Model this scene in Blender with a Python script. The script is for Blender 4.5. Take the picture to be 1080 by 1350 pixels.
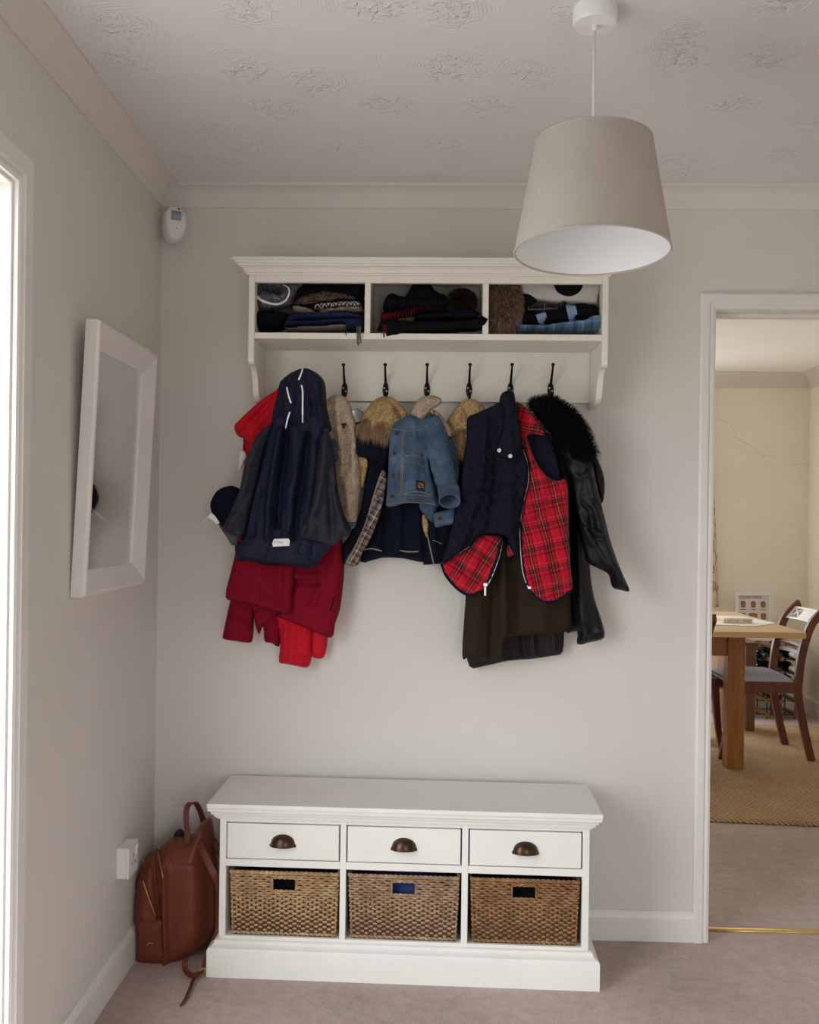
import bpy, math, random
import numpy as np
from mathutils import Vector, Matrix, noise as mnoise
from mathutils.geometry import delaunay_2d_cdt

# ------------------------------------------------------------------ clear
for o in list(bpy.data.objects):
    bpy.data.objects.remove(o)
scene = bpy.context.scene
col = scene.collection
random.seed(7)
np.random.seed(7)

# ------------------------------------------------------------------ camera
F, CX, CY = 1280.0, 524.0, 683.0            # focal length and principal point, in pixels of the 1080 x 1350 frame
YAW, ROLL = math.radians(1.70), 0.0125
CAMH = 1.305
D = 3.05                                    # distance of the back wall
CAMR = (Matrix.Rotation(YAW, 3, 'Z') @ Matrix.Rotation(math.pi / 2, 3, 'X') @ Matrix.Rotation(ROLL, 3, 'Z'))
cam = bpy.data.cameras.new('camera')
cam.sensor_fit = 'VERTICAL'
cam.sensor_height = 36.0
cam.lens = F / 1350.0 * 36.0
cam.shift_x = (540.0 - CX) / 1350.0
cam.shift_y = (CY - 675.0) / 1350.0
cam.clip_start = 0.05
camo = bpy.data.objects.new('camera', cam)
camo.matrix_world = Matrix.Translation((0, 0, CAMH)) @ CAMR.to_4x4()
col.objects.link(camo)
scene.camera = camo

# ------------------------------------------------------------------ world, daylight openings, exposure
world = bpy.data.worlds.new('overcast')
scene.world = world
world.use_nodes = True
wn = world.node_tree.nodes
# overcast sky over paler-than-dark paving: the lower half of the surroundings is dimmer than the sky
wtc = wn.new('ShaderNodeTexCoord')
wsp = wn.new('ShaderNodeSeparateXYZ')
wrp = wn.new('ShaderNodeValToRGB')
wrp.color_ramp.elements[0].position = 0.47
wrp.color_ramp.elements[0].color = (0.40, 0.40, 0.385, 1)
wrp.color_ramp.elements[1].position = 0.53
wrp.color_ramp.elements[1].color = (0.90, 0.95, 1.0, 1)
wmd = wn.new('ShaderNodeMath'); wmd.operation = 'MULTIPLY_ADD'
wmd.inputs[1].default_value = 0.5; wmd.inputs[2].default_value = 0.5
wl = world.node_tree.links
wl.new(wtc.outputs['Generated'], wsp.inputs[0])
wl.new(wsp.outputs[2], wmd.inputs[0])
wl.new(wmd.outputs[0], wrp.inputs[0])
wl.new(wrp.outputs[0], wn['Background'].inputs[0])
wn['Background'].inputs[1].default_value = 7.9
scene.view_settings.view_transform = 'Standard'
scene.view_settings.look = 'None'
scene.view_settings.exposure = 0.0
scene.view_settings.gamma = 1.0
scene.view_settings.use_curve_mapping = False
try:
    scene.cycles.use_denoising = True
    scene.cycles.max_bounces = 10
    scene.cycles.diffuse_bounces = 8
    scene.cycles.sample_clamp_indirect = 6.0
except Exception:
    pass

def portal(name, center, size, rot):
    l = bpy.data.lights.new(name, 'AREA')
    l.shape = 'RECTANGLE'
    l.size, l.size_y = size
    l.cycles.is_portal = True
    o = bpy.data.objects.new(name, l)
    o.location = center
    o.rotation_euler = rot
    col.objects.link(o)

# openings: (left doorway) y 1.02..1.937 ; (front window behind the camera) ; (dining window)
LEFT_X = -0.848
L_OPEN = (0.75, 1.945, 0.0, 1.975)
FRONT_Y = -1.3
F_OPEN = (0.25, 1.30, 0.15, 1.75)
DIN_Y = 6.80
DIN_OPEN = (0.16, 1.88, 0.40, 2.14)
portal('daylight_portal', (LEFT_X - 0.13, (L_OPEN[0] + L_OPEN[1]) / 2, 0.99), (1.97, 0.92), (0, -math.pi / 2, 0))
portal('daylight_portal', ((F_OPEN[0] + F_OPEN[1]) / 2, FRONT_Y - 0.13, (F_OPEN[2] + F_OPEN[3]) / 2), (F_OPEN[1] - F_OPEN[0], F_OPEN[3] - F_OPEN[2]), (math.pi / 2, 0, math.pi))
portal('daylight_portal', ((DIN_OPEN[0] + DIN_OPEN[1]) / 2, DIN_Y + 0.13, (DIN_OPEN[2] + DIN_OPEN[3]) / 2), (DIN_OPEN[1] - DIN_OPEN[0], DIN_OPEN[3] - DIN_OPEN[2]), (math.pi / 2, 0, 0))
# portal lights shine along local -Z: left one must face +X, front one +Y, dining one -Y
for o in col.objects:
    if o.type == 'LIGHT':
        c = Vector(o.location)
        aim = Vector((1, 0, 0)) if c.x < -0.9 else (Vector((0, 1, 0)) if c.y < 0 else Vector((0, -1, 0)))
        o.rotation_euler = aim.to_track_quat('-Z', 'Y').to_euler()
        if c.x < -0.9:
            o.data.size, o.data.size_y = 1.2, 1.97

# ------------------------------------------------------------------ projection helpers (pixel -> point on a plane of the place)
def ray(u, v):
    return CAMR @ Vector(((u - CX) / F, -(v - CY) / F, -1.0))

def at(u, v, y=None, x=None, z=None):
    d = ray(u, v)
    t = y / d.y if y is not None else (x / d.x if x is not None else (z - CAMH) / d.z)
    return Vector((0, 0, CAMH)) + d * t

def Z(o, s):
    """outline measured on an enlarged crop -> photograph pixels"""
    return lambda pts: [(o[0] + p[0] / s, o[1] + p[1] / s) + tuple(p[2:]) for p in pts]

# ------------------------------------------------------------------ materials
def lin(h):
    h = h.lstrip('#')
    c = [int(h[i:i + 2], 16) / 255 for i in (0, 2, 4)]
    return tuple(((x + 0.055) / 1.055) ** 2.4 if x > 0.04045 else x / 12.92 for x in c) + (1.0,)

MATS = {}

class NT:
    def __init__(self, name):
        self.m = bpy.data.materials.new(name)
        self.m.use_nodes = True
        self.t = self.m.node_tree
        self.n = self.t.nodes
        self.b = self.n['Principled BSDF']
    def new(self, t, **kw):
        n = self.n.new(t)
        for k, v in kw.items():
            setattr(n, k, v)
        return n
    def link(self, a, b):
        self.t.links.new(a, b)
    def coord(self, which='Object', scale=(1, 1, 1), rot=(0, 0, 0)):
        tc = self.new('ShaderNodeTexCoord')
        mp = self.new('ShaderNodeMapping')
        mp.inputs['Scale'].default_value = scale
        mp.inputs['Rotation'].default_value = rot
        self.link(tc.outputs[which], mp.inputs[0])
        return mp.outputs[0]
    def noise(self, vec, scale, detail=3, rough=0.55, dist=0):
        n = self.new('ShaderNodeTexNoise')
        n.inputs['Scale'].default_value = scale
        n.inputs['Detail'].default_value = detail
        n.inputs['Roughness'].default_value = rough
        n.inputs['Distortion'].default_value = dist
        self.link(vec, n.inputs['Vector'])
        return n.outputs['Fac']
    def ramp(self, fac, stops, interp='LINEAR'):
        r = self.new('ShaderNodeValToRGB')
        r.color_ramp.interpolation = interp
        e = r.color_ramp.elements
        while len(e) < len(stops):
            e.new(0.5)
        for i, (p, c) in enumerate(stops):
            e[i].position = p
            e[i].color = c if len(c) == 4 else tuple(c) + (1,)
        self.link(fac, r.inputs[0])
        return r.outputs[0]
    def math(self, op, a, b=None, c=None):
        n = self.new('ShaderNodeMath', operation=op)
        for i, v in enumerate((a, b, c)):
            if v is None:
                continue
            if isinstance(v, (int, float)):
                n.inputs[i].default_value = v
            else:
                self.link(v, n.inputs[i])
        return n.outputs[0]
    def mix(self, fac, a, b, blend='MIX'):
        n = self.new('ShaderNodeMix', data_type='RGBA', blend_type=blend)
        for i, v in ((0, fac), (6, a), (7, b)):
            if isinstance(v, (int, float)):
                n.inputs[i].default_value = v
            elif isinstance(v, tuple):
                n.inputs[i].default_value = v
            else:
                self.link(v, n.inputs[i])
        return n.outputs[2]
    def bump(self, h, strength=0.3, dist=0.002, prev=None):
        n = self.new('ShaderNodeBump')
        n.inputs['Strength'].default_value = strength
        n.inputs['Distance'].default_value = dist
        self.link(h, n.inputs['Height'])
        if prev is not None:
            self.link(prev, n.inputs['Normal'])
        return n.outputs[0]
    def done(self, color=None, normal=None, rough=0.6, metal=0.0, spec=0.4, sheen=0.0, coat=0.0):
        b = self.b
        if color is not None:
            if isinstance(color, tuple):
                b.inputs['Base Color'].default_value = color
            else:
                self.link(color, b.inputs['Base Color'])
        if normal is not None:
            self.link(normal, b.inputs['Normal'])
        if isinstance(rough, (int, float)):
            b.inputs['Roughness'].default_value = rough
        else:
            self.link(rough, b.inputs['Roughness'])
        b.inputs['Metallic'].default_value = metal
        b.inputs['Specular IOR Level'].default_value = spec
        if sheen:
            b.inputs['Sheen Weight'].default_value = sheen
        if coat:
            b.inputs['Coat Weight'].default_value = coat
        MATS[self.m.name] = self.m
        return self.m

def simple(name, hexc, rough=0.6, var=0.06, vscale=20, bump=None, metal=0.0, spec=0.4, sheen=0.0, stretch=(1, 1, 1), coat=0.0):
    """plain surface with slight colour variation and an optional fine relief (scale, strength, distance)"""
    t = NT(name)
    c = lin(hexc)
    v = t.coord('Object', stretch)
    f = t.noise(v, vscale)
    lo = tuple(x * (1 - var * 2) for x in c[:3]) + (1,)
    hi = tuple(min(1, x * (1 + var * 2)) for x in c[:3]) + (1,)
    colr = t.ramp(f, [(0.3, lo), (0.7, hi)])
    nrm = None
    if bump:
        nrm = t.bump(t.noise(v, bump[0], 4), bump[1], bump[2])
    return t.done(colr, nrm, rough, metal, spec, sheen, coat)

# paint and plaster
simple('wall_paint', '#dad6d0', 0.75, 0.012, 3, (160, 0.12, 0.001), spec=0.25)
simple('dining_paint', '#f0ebdf', 0.75, 0.012, 3, (160, 0.12, 0.001), spec=0.25)
simple('dining_ceiling_paint', '#f4f4f3', 0.8, 0.01, 3, (120, 0.1, 0.001), spec=0.2)
simple('gloss_trim', '#e6e3df', 0.38, 0.015, 6, (40, 0.05, 0.001))
simple('cornice_paint', '#dcd8d3', 0.7, 0.01, 6, (60, 0.06, 0.001), spec=0.25)
simple('bench_paint', '#e9e8e2', 0.42, 0.015, 9, (90, 0.08, 0.0008))
simple('rack_paint', '#e6e2d8', 0.45, 0.015, 9, (90, 0.08, 0.0008))
simple('white_plastic', '#e8e8e8', 0.3, 0.01)
simple('grey_lens', '#98a2ad', 0.35, 0.03)
simple('dark_hole', '#161616', 0.6, 0.02)
simple('bronze', '#4a382c', 0.32, 0.12, 60, metal=0.85)
simple('dark_iron', '#241f1d', 0.42, 0.1, 60, metal=0.7)
simple('screw_steel', '#d8d6d2', 0.3, 0.03, metal=0.6)
simple('brass', '#d8b46a', 0.35, 0.05, metal=0.7)
simple('silver', '#c9c9c9', 0.3, 0.03, metal=0.75)
simple('cord_white', '#e4e1dd', 0.5, 0.02)

def carpet(name, hx, hx2):
    t = NT(name)
    v = t.coord()
    big = t.noise(v, 2.2, 4, 0.6)
    fine = t.noise(v, 260, 2, 0.7)
    mid = t.noise(v, 28, 4, 0.7)
    c = t.ramp(big, [(0.32, lin(hx2)), (0.62, lin(hx))])
    c = t.mix(0.35, c, t.ramp(mid, [(0.3, lin('#8b7a74')), (0.65, lin('#d5c7c2'))]), 'OVERLAY')
    c = t.mix(0.25, c, t.ramp(fine, [(0.3, (0.2, 0.2, 0.2, 1)), (0.7, (0.85, 0.85, 0.85, 1))]), 'OVERLAY')
    n = t.bump(fine, 0.6, 0.006)
    n = t.bump(mid, 0.35, 0.012, n)
    return t.done(c, n, 0.95, spec=0.1, sheen=0.25)
carpet('carpet', '#bfafa8', '#ab9b93')

def artex():
    t = NT('artex_ceiling')
    v = t.coord()
    nz = t.new('ShaderNodeTexNoise')
    nz.inputs['Scale'].default_value = 5.0
    t.link(v, nz.inputs['Vector'])
    mx = t.new('ShaderNodeMix', data_type='VECTOR')
    mx.inputs[0].default_value = 0.07
    t.link(v, mx.inputs[4]); t.link(nz.outputs['Color'], mx.inputs[5])
    vo = t.new('ShaderNodeTexVoronoi', voronoi_dimensions='2D')
    vo.inputs['Scale'].default_value = 4.4
    vo.inputs['Randomness'].default_value = 0.75
    t.link(mx.outputs[1], vo.inputs['Vector'])
    d = vo.outputs['Distance']
    wob = t.noise(v, 14, 3)
    ph = t.math('MULTIPLY_ADD', d, 80.0, t.math('MULTIPLY', wob, 14.0))
    ring = t.math('POWER', t.math('ABSOLUTE', t.math('SINE', ph)), 3.0)
    fade = t.math('MULTIPLY', t.ramp(d, [(0.10, (0, 0, 0, 1)), (0.25, (1, 1, 1, 1)), (0.55, (0.5, 0.5, 0.5, 1))]), t.ramp(t.noise(v, 9, 2), [(0.48, (0, 0, 0, 1)), (0.66, (1, 1, 1, 1))]))
    ring = t.math('MULTIPLY', ring, fade)
    st = t.ramp(t.noise(v, 44, 2, 0.5, 1.2), [(0.50, (0, 0, 0, 1)), (0.74, (1, 1, 1, 1))])
    stm = t.ramp(d, [(0.10, (1, 1, 1, 1)), (0.36, (0, 0, 0, 1))])
    st = t.math('MULTIPLY', st, stm)
    h = t.math('ADD', t.math('MULTIPLY', ring, 0.30), t.math('MULTIPLY', st, 1.2))
    n = t.bump(h, 0.75, 0.0055)
    return t.done(lin('#dedddc'), n, 0.42, spec=0.5)
artex()

def wood(name, a, b, axis=0, scale=14, rough=0.4):
    t = NT(name)
    s = [scale * 3.0] * 3
    s[axis] = scale * 0.22
    v = t.coord('Object', tuple(s))
    f = t.noise(v, 1.0, 5, 0.6, 0.6)
    c = t.ramp(f, [(0.3, lin(a)), (0.7, lin(b))])
    return t.done(c, t.bump(f, 0.08, 0.001), rough)
wood('oak_top', '#c9a273', '#d9b88c', 0, rough=0.35)
wood('oak_leg', '#8a5526', '#a56d38', 2)
wood('chair_wood', '#5a3022', '#784630', 2)
wood('stool_wood', '#6a4430', '#80563c', 2)
wood('rack_wood', '#8d6138', '#a97c4d', 1)

# ---- cloth
def cloth(name, hexc, rough=0.9, var=0.1, weave=900, bstr=0.25, sheen=0.0, wrinkle=0.45, spec=0.12, wscale=22):
    t = NT(name)
    c = lin(hexc)
    v = t.coord()
    f = t.noise(v, 9, 3)
    colr = t.ramp(f, [(0.3, tuple(x * (1 - var) for x in c[:3]) + (1,)), (0.7, tuple(x * (1 + var) for x in c[:3]) + (1,))])
    n = t.bump(t.noise(v, wscale, 4, 0.55, 0.4), wrinkle, 0.006)
    n = t.bump(t.noise(v, weave, 2), bstr, 0.0012, n)
    return t.done(colr, n, rough, spec=spec, sheen=sheen)
cloth('navy_shell', '#12172e', 0.62, 0.10, spec=0.22)
cloth('charcoal_shell', '#262833', 0.62, 0.12, spec=0.22)
cloth('crimson_wool', '#7e0f26', 0.9, 0.08)
cloth('bright_red_shell', '#c01124', 0.7, 0.05, spec=0.2)
cloth('black_cloth', '#0c0d11', 0.95, 0.1)
cloth('navy_wool', '#0f1424', 0.92, 0.1)
cloth('parka_navy', '#10131f', 0.85, 0.1)
cloth('parka_lining', '#101422', 0.85, 0.1, wrinkle=0.6)
cloth('gilet_navy', '#141624', 0.8, 0.1)
cloth('olive_wool', '#2f271c', 0.92, 0.1)
cloth('dark_lining', '#2a2224', 0.6, 0.1)
cloth('seat_blue', '#b4bccb', 0.9, 0.1, 400, 0.4)
cloth('blue_scarf', '#1d2745', 0.95, 0.15, 300, 0.6)
cloth('grey_scarf', '#6e645a', 0.95, 0.15, 300, 0.6)
cloth('grey_bag', '#b5b1ab', 0.9, 0.05)
cloth('light_blue_band', '#7690ac', 0.9, 0.05)
cloth('red_fringe', '#7a1528', 0.95, 0.1)
cloth('basket_blue', '#2c3c6a', 0.9, 0.1)
cloth('cap_grey', '#5a5e60', 0.85, 0.1)
cloth('shade_linen', '#b5ada4', 0.9, 0.04, 1200, 0.3, wrinkle=0.02)
cloth('label_white', '#e9e9e6', 0.7, 0.02)
cloth('thread_grey', '#8b8577', 0.9, 0.05)
cloth('denim_thread', '#9a8a6c', 0.9, 0.05)
cloth('binding_navy', '#121528', 0.8, 0.05)
simple('cord_reflect', '#f2f2f2', 0.4, 0.01)
simple('lining_white', '#e2e0db', 0.8, 0.01)

def fleece(name, a, b, sc=190):
    t = NT(name)
    v = t.coord()
    vo = t.new('ShaderNodeTexVoronoi')
    vo.inputs['Scale'].default_value = sc
    t.link(v, vo.inputs['Vector'])
    n1 = t.noise(v, sc * 0.6, 3)
    h = t.math('SUBTRACT', n1, t.math('MULTIPLY', vo.outputs['Distance'], 0.7))
    c = t.ramp(h, [(0.0, lin(a)), (0.5, lin(b))])
    c = t.mix(0.4, c, t.ramp(t.noise(v, 25, 3), [(0.3, (0.3, 0.3, 0.3, 1)), (0.7, (0.7, 0.7, 0.7, 1))]), 'OVERLAY')
    return t.done(c, t.bump(h, 0.9, 0.006), 0.95, spec=0.1)
fleece('sherpa_beige', '#b3a08b', '#d9c7b0')
fleece('sherpa_tan', '#a2865f', '#d4b486')
fleece('sherpa_collar', '#a79484', '#d2bfad', 260)
fleece('knit_grey', '#4a4a52', '#75757e', 150)
fleece('knit_brown', '#3e342c', '#6c5c4c', 150)
fleece('knit_black', '#0d0d10', '#1d1c22', 180)
fleece('knit_wine', '#0e0c10', '#3a121c', 160)
fleece('knit_cream', '#6e665c', '#a59b8c', 150)

def denim():
    t = NT('denim')
    v = t.coord('Object', (1, 1, 1))
    vs = t.coord('Object', (700, 700, 260), (0, 0.6, 0))
    big = t.noise(v, 16, 4, 0.65)
    fi = t.noise(vs, 1.0, 2, 0.7)
    c = t.ramp(big, [(0.25, lin('#2a3847')), (0.55, lin('#42566b')), (0.78, lin('#607489'))])
    c = t.mix(0.45, c, t.ramp(fi, [(0.3, (0.15, 0.15, 0.15, 1)), (0.7, (0.85, 0.85, 0.85, 1))]), 'OVERLAY')
    n = t.bump(t.noise(v, 45, 4, 0.6), 0.5, 0.005)
    n = t.bump(fi, 0.3, 0.001, n)
    return t.done(c, n, 0.9, spec=0.2, sheen=0.1)
denim()

def leather(name, hx, rough, gs=330, var=0.12, wr=0.35):
    t = NT(name)
    v = t.coord()
    c = lin(hx)
    f = t.noise(v, 12, 4)
    colr = t.ramp(f, [(0.3, tuple(x * (1 - var) for x in c[:3]) + (1,)), (0.7, tuple(x * (1 + var) for x in c[:3]) + (1,))])
    vo = t.new('ShaderNodeTexVoronoi')
    vo.inputs['Scale'].default_value = gs
    t.link(v, vo.inputs['Vector'])
    n = t.bump(t.noise(v, 26, 4, 0.6, 0.5), wr, 0.006)
    n = t.bump(vo.outputs['Distance'], 0.25, 0.0012, n)
    return t.done(colr, n, rough, spec=0.3)
leather('black_leather', '#0a0a0f', 0.48)
leather('tan_leather', '#713826', 0.42, 300, 0.08, 0.12)
leather('dark_tan_leather', '#622f20', 0.45, 300, 0.08, 0.1)

def stripes(t, co, period, stops, rot=0.0):
    """constant colour stripes of one thread direction, as fractions of a repeat"""
    fr = t.math('FRACT', t.math('DIVIDE', co, period))
    return t.ramp(fr, stops, 'CONSTANT')

def tartan(name, period, stops, bstr=0.35, which='UV', rough=0.9, weft=None):
    t = NT(name)
    tc = t.new('ShaderNodeTexCoord')
    sp = t.new('ShaderNodeSeparateXYZ')
    t.link(tc.outputs[which], sp.inputs[0])
    # slight wander of the cloth
    n1 = t.math('MULTIPLY', t.math('SUBTRACT', t.noise(tc.outputs['Object'], 9, 2), 0.5), 0.018)
    n2 = t.math('MULTIPLY', t.math('SUBTRACT', t.noise(tc.outputs['Object'], 7, 2), 0.5), 0.018)
    st = [(p, lin(c)) for p, c in stops]
    a = stripes(t, t.math('ADD', sp.outputs[0], n1), period, st)
    b = stripes(t, t.math('ADD', sp.outputs[1], n2), period * 1.12, [(p, lin(c)) for p, c in (weft or stops)])
    c = t.mix(0.28, t.mix(0.5, a, b), t.mix(1.0, a, b, 'DARKEN'))
    n = t.bump(t.noise(tc.outputs['Object'], 24, 4, 0.5, 0.5), 0.5, 0.006)
    n = t.bump(t.noise(tc.outputs['Object'], 800, 2), bstr, 0.001, n)
    return t.done(c, n, rough, spec=0.2, sheen=0.1)
RT = '#b80e27'
tartan('red_tartan', 0.056, [(0, RT), (0.26, '#22101c'), (0.34, RT), (0.42, '#0c1428'), (0.52, '#c0a050'), (0.55, '#14221c'), (0.66, RT), (0.74, '#22101c'), (0.80, RT), (0.90, '#b07078'), (0.92, RT)], weft=[(0, RT), (0.30, '#4a0c1a'), (0.38, RT), (0.52, '#3a1020'), (0.60, '#7a5a38'), (0.62, '#3a1020'), (0.70, RT), (0.88, '#c07880'), (0.90, RT)])
tartan('brown_plaid', 0.052, [(0, '#8d7a66'), (0.25, '#2a3350'), (0.42, '#8d7a66'), (0.52, '#dcd4c8'), (0.58, '#2a3350'), (0.66, '#7a4a3a'), (0.78, '#8d7a66'), (0.90, '#1c2236')])
tartan('light_blue_plaid', 0.085, [(0, '#6c88a8'), (0.30, '#3a5070'), (0.46, '#6c88a8'), (0.62, '#c3cdd8'), (0.66, '#54708f'), (0.88, '#3a5070')])
tartan('dark_tartan', 0.05, [(0, '#16161a'), (0.30, '#5a1a1e'), (0.38, '#16161a'), (0.62, '#b8b0a8'), (0.65, '#16161a'), (0.82, '#4a2a1c'), (0.9, '#16161a')])

def zigzag():
    t = NT('zigzag_knit')
    tc = t.new('ShaderNodeTexCoord')
    sp = t.new('ShaderNodeSeparateXYZ')
    t.link(tc.outputs['UV'], sp.inputs[0])
    tri = t.math('MULTIPLY', t.math('PINGPONG', sp.outputs[0], 0.011), 1.0)
    fr = t.math('FRACT', t.math('DIVIDE', t.math('ADD', sp.outputs[1], tri), 0.0095))
    c = t.ramp(fr, [(0, lin('#1c1a1e')), (0.5, lin('#b5aca2'))], 'CONSTANT')
    return t.done(c, t.bump(t.noise(tc.outputs['Object'], 300, 2), 0.5, 0.003), 0.95, spec=0.1)
zigzag()

def fur(name, a, b, c3):
    t = NT(name)
    oi = t.new('ShaderNodeAttribute', attribute_name='tint')
    c = t.ramp(oi.outputs['Fac'], [(0.0, lin(a)), (0.5, lin(b)), (1.0, lin(c3))])
    return t.done(c, None, 0.75, spec=0.2)
fur('black_fur', '#030304', '#08080a', '#151519')
fur('tan_fur', '#8a6a4e', '#b39270', '#d0b28e')
fur('brown_fur', '#5a4436', '#957a66', '#c8b09c')
fur('pompom_fur', '#141012', '#2a1c18', '#6a4630')

def basketm(name, a, b, c3):
    t = NT(name)
    v = t.coord()
    n1 = t.noise(v, 55, 3, 0.7)
    n2 = t.noise(v, 10, 3)
    c = t.ramp(n1, [(0.25, lin(a)), (0.5, lin(b)), (0.75, lin(c3))])
    c = t.mix(0.4, c, t.ramp(n2, [(0.3, (0.35, 0.35, 0.35, 1)), (0.7, (0.65, 0.65, 0.65, 1))]), 'OVERLAY')
    return t.done(c, t.bump(t.noise(v, 500, 2), 0.4, 0.002), 0.75, spec=0.25)
basketm('weave_shade', '#3a2a1c', '#4a3624', '#5a452e')  # dark brown stands in for shade between the basket strands
basketm('seagrass_a', '#8d6c48', '#b5946c', '#cfb48e')
basketm('seagrass_b', '#7c6048', '#a3866a', '#bfa588')
basketm('seagrass_c', '#6e4c30', '#926d49', '#b08c64')

def rugm():
    t = NT('rug_weave')
    v = t.coord()
    w1 = t.new('ShaderNodeTexWave', wave_type='BANDS', bands_direction='DIAGONAL')
    w1.inputs['Scale'].default_value = 26
    w1.inputs['Distortion'].default_value = 2.2
    w1.inputs['Detail'].default_value = 2
    w1.inputs['Detail Scale'].default_value = 3
    t.link(v, w1.inputs['Vector'])
    w2 = t.new('ShaderNodeTexWave', wave_type='BANDS', bands_direction='Y')
    w2.inputs['Scale'].default_value = 21
    w2.inputs['Distortion'].default_value = 0.8
    t.link(v, w2.inputs['Vector'])
    h = t.math('MULTIPLY', w1.outputs['Fac'], t.math('ADD', w2.outputs['Fac'], 0.35))
    c = t.ramp(h, [(0.05, lin('#9c7d58')), (0.5, lin('#c6a77c')), (1.0, lin('#e2c8a2'))])
    c = t.mix(0.35, c, t.ramp(t.noise(v, 5, 3), [(0.3, (0.35, 0.35, 0.35, 1)), (0.7, (0.65, 0.65, 0.65, 1))]), 'OVERLAY')
    return t.done(c, t.bump(h, 0.8, 0.008), 0.85, spec=0.2)
rugm()

def curtainm():
    t = NT('curtain_print')
    tc = t.new('ShaderNodeTexCoord')
    mp = t.new('ShaderNodeMapping')
    mp.inputs['Scale'].default_value = (16, 16, 9)
    t.link(tc.outputs['Object'], mp.inputs[0])
    vo = t.new('ShaderNodeTexVoronoi', feature='DISTANCE_TO_EDGE')
    vo.inputs['Scale'].default_value = 1.0
    t.link(mp.outputs[0], vo.inputs['Vector'])
    n = t.noise(mp.outputs[0], 2.6, 2)
    f = t.math('MULTIPLY', t.math('LESS_THAN', vo.outputs['Distance'], 0.09), t.math('GREATER_THAN', n, 0.47))
    c = t.mix(f, lin('#d5c7ad'), lin('#a08c78'))
    return t.done(c, None, 0.9, spec=0.15)
curtainm()

def glassm():
    t = NT('window_glass')
    for n in list(t.n):
        if n.type != 'OUTPUT_MATERIAL':
            t.n.remove(n)
    out = [n for n in t.n if n.type == 'OUTPUT_MATERIAL'][0]
    tr = t.new('ShaderNodeBsdfTransparent')
    gl = t.new('ShaderNodeBsdfGlossy')
    gl.inputs['Roughness'].default_value = 0.02
    mx = t.new('ShaderNodeMixShader')
    mx.inputs[0].default_value = 0.06
    t.link(tr.outputs[0], mx.inputs[1]); t.link(gl.outputs[0], mx.inputs[2]); t.link(mx.outputs[0], out.inputs[0])
    MATS['window_glass'] = t.m
glassm()
t = NT('mirror_glass'); t.done((0.86, 0.87, 0.87, 1), None, 0.04, 1.0)
t = NT('bottle_glass'); t.done((0.006, 0.008, 0.006, 1), None, 0.08, 0.0, 0.6)
simple('capsule_white', '#e6e6ea', 0.35, 0.02)
simple('capsule_blue', '#9db4cf', 0.3, 0.02, metal=0.3)
simple('capsule_red', '#5a1420', 0.35, 0.02)
simple('paper_white', '#dcd9d3', 0.6, 0.01)
simple('print_brown', '#94705a', 0.8, 0.1)
simple('print_dark', '#4b4a4a', 0.8, 0.02)
simple('patch_navy', '#1b2233', 0.9, 0.05)
simple('patch_orange', '#d08a3c', 0.9, 0.2, 300)
simple('runner_white', '#e6e4e0', 0.85, 0.02)
simple('box_cream', '#d9c8a0', 0.7, 0.15, 80)
simple('crack_line', '#b5a68a', 0.9, 0.02)
simple('crest_reflection', '#e8e4e0', 0.35, 0.01)  # reflected light on the chair crest, put into the colour
t = NT('shade_inner'); t.done(lin('#e8e9ea'), None, 0.6)
t = NT('clear_tag'); t.done(lin('#c9c9c6'), None, 0.35)

# ------------------------------------------------------------------ mesh helpers
ROOTLOC = {}

def reg(o, label=None, cat=None, group=None, kind=None):
    if label: o['label'] = label
    if cat: o['category'] = cat
    if group: o['group'] = group
    if kind: o['kind'] = kind
    return o

def empty(name, loc, label, cat, group=None, rz=0.0):
    o = bpy.data.objects.new(name, None)
    o.empty_display_size = 0.05
    o.location = loc
    o.rotation_euler = (0, 0, rz)
    col.objects.link(o)
    ROOTLOC[o.name] = (Vector(loc), rz)
    return reg(o, label, cat, group)

def mesh_obj(name, verts, faces, material, parent=None, smooth=False, bevel=0.0, local=False, uv=None, tint=None, sharp=None):
    """a mesh in world coordinates; under a parent it is moved into the parent's frame unless local"""
    if parent is not None and not local:
        L, rz = ROOTLOC.get(parent.name, (Vector((0, 0, 0)), 0.0))
        M = Matrix.Rotation(-rz, 3, 'Z')
        verts = [M @ (Vector(v) - L) for v in verts]
    me = bpy.data.meshes.new(name)
    me.from_pydata([tuple(v) for v in verts], [], faces)
    me.update()
    if smooth:
        me.polygons.foreach_set('use_smooth', [True] * len(me.polygons))
        if sharp:
            try:
                me.set_sharp_from_angle(angle=math.radians(sharp))
            except Exception:
                pass
    if material:
        me.materials.append(MATS[material])
    if uv is not None:
        ul = me.uv_layers.new(name='UVMap')
        li = np.zeros(len(me.loops), dtype=np.int32)
        me.loops.foreach_get('vertex_index', li)
        ul.data.foreach_set('uv', np.asarray(uv, dtype=np.float32)[li].ravel())
    if tint is not None:
        at_ = me.attributes.new('tint', 'FLOAT', 'POINT')
        at_.data.foreach_set('value', np.asarray(tint, dtype=np.float32))
    o = bpy.data.objects.new(name, me)
    col.objects.link(o)
    if parent is not None:
        o.parent = parent
        ROOTLOC[o.name] = ROOTLOC.get(parent.name, (Vector((0, 0, 0)), 0.0))
    else:
        ROOTLOC[o.name] = (Vector((0, 0, 0)), 0.0)
    if bevel:
        b = o.modifiers.new('bevel', 'BEVEL')
        b.width = bevel
        b.segments = 2
        b.limit_method = 'ANGLE'
        b.angle_limit = math.radians(35)
    return o

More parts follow.
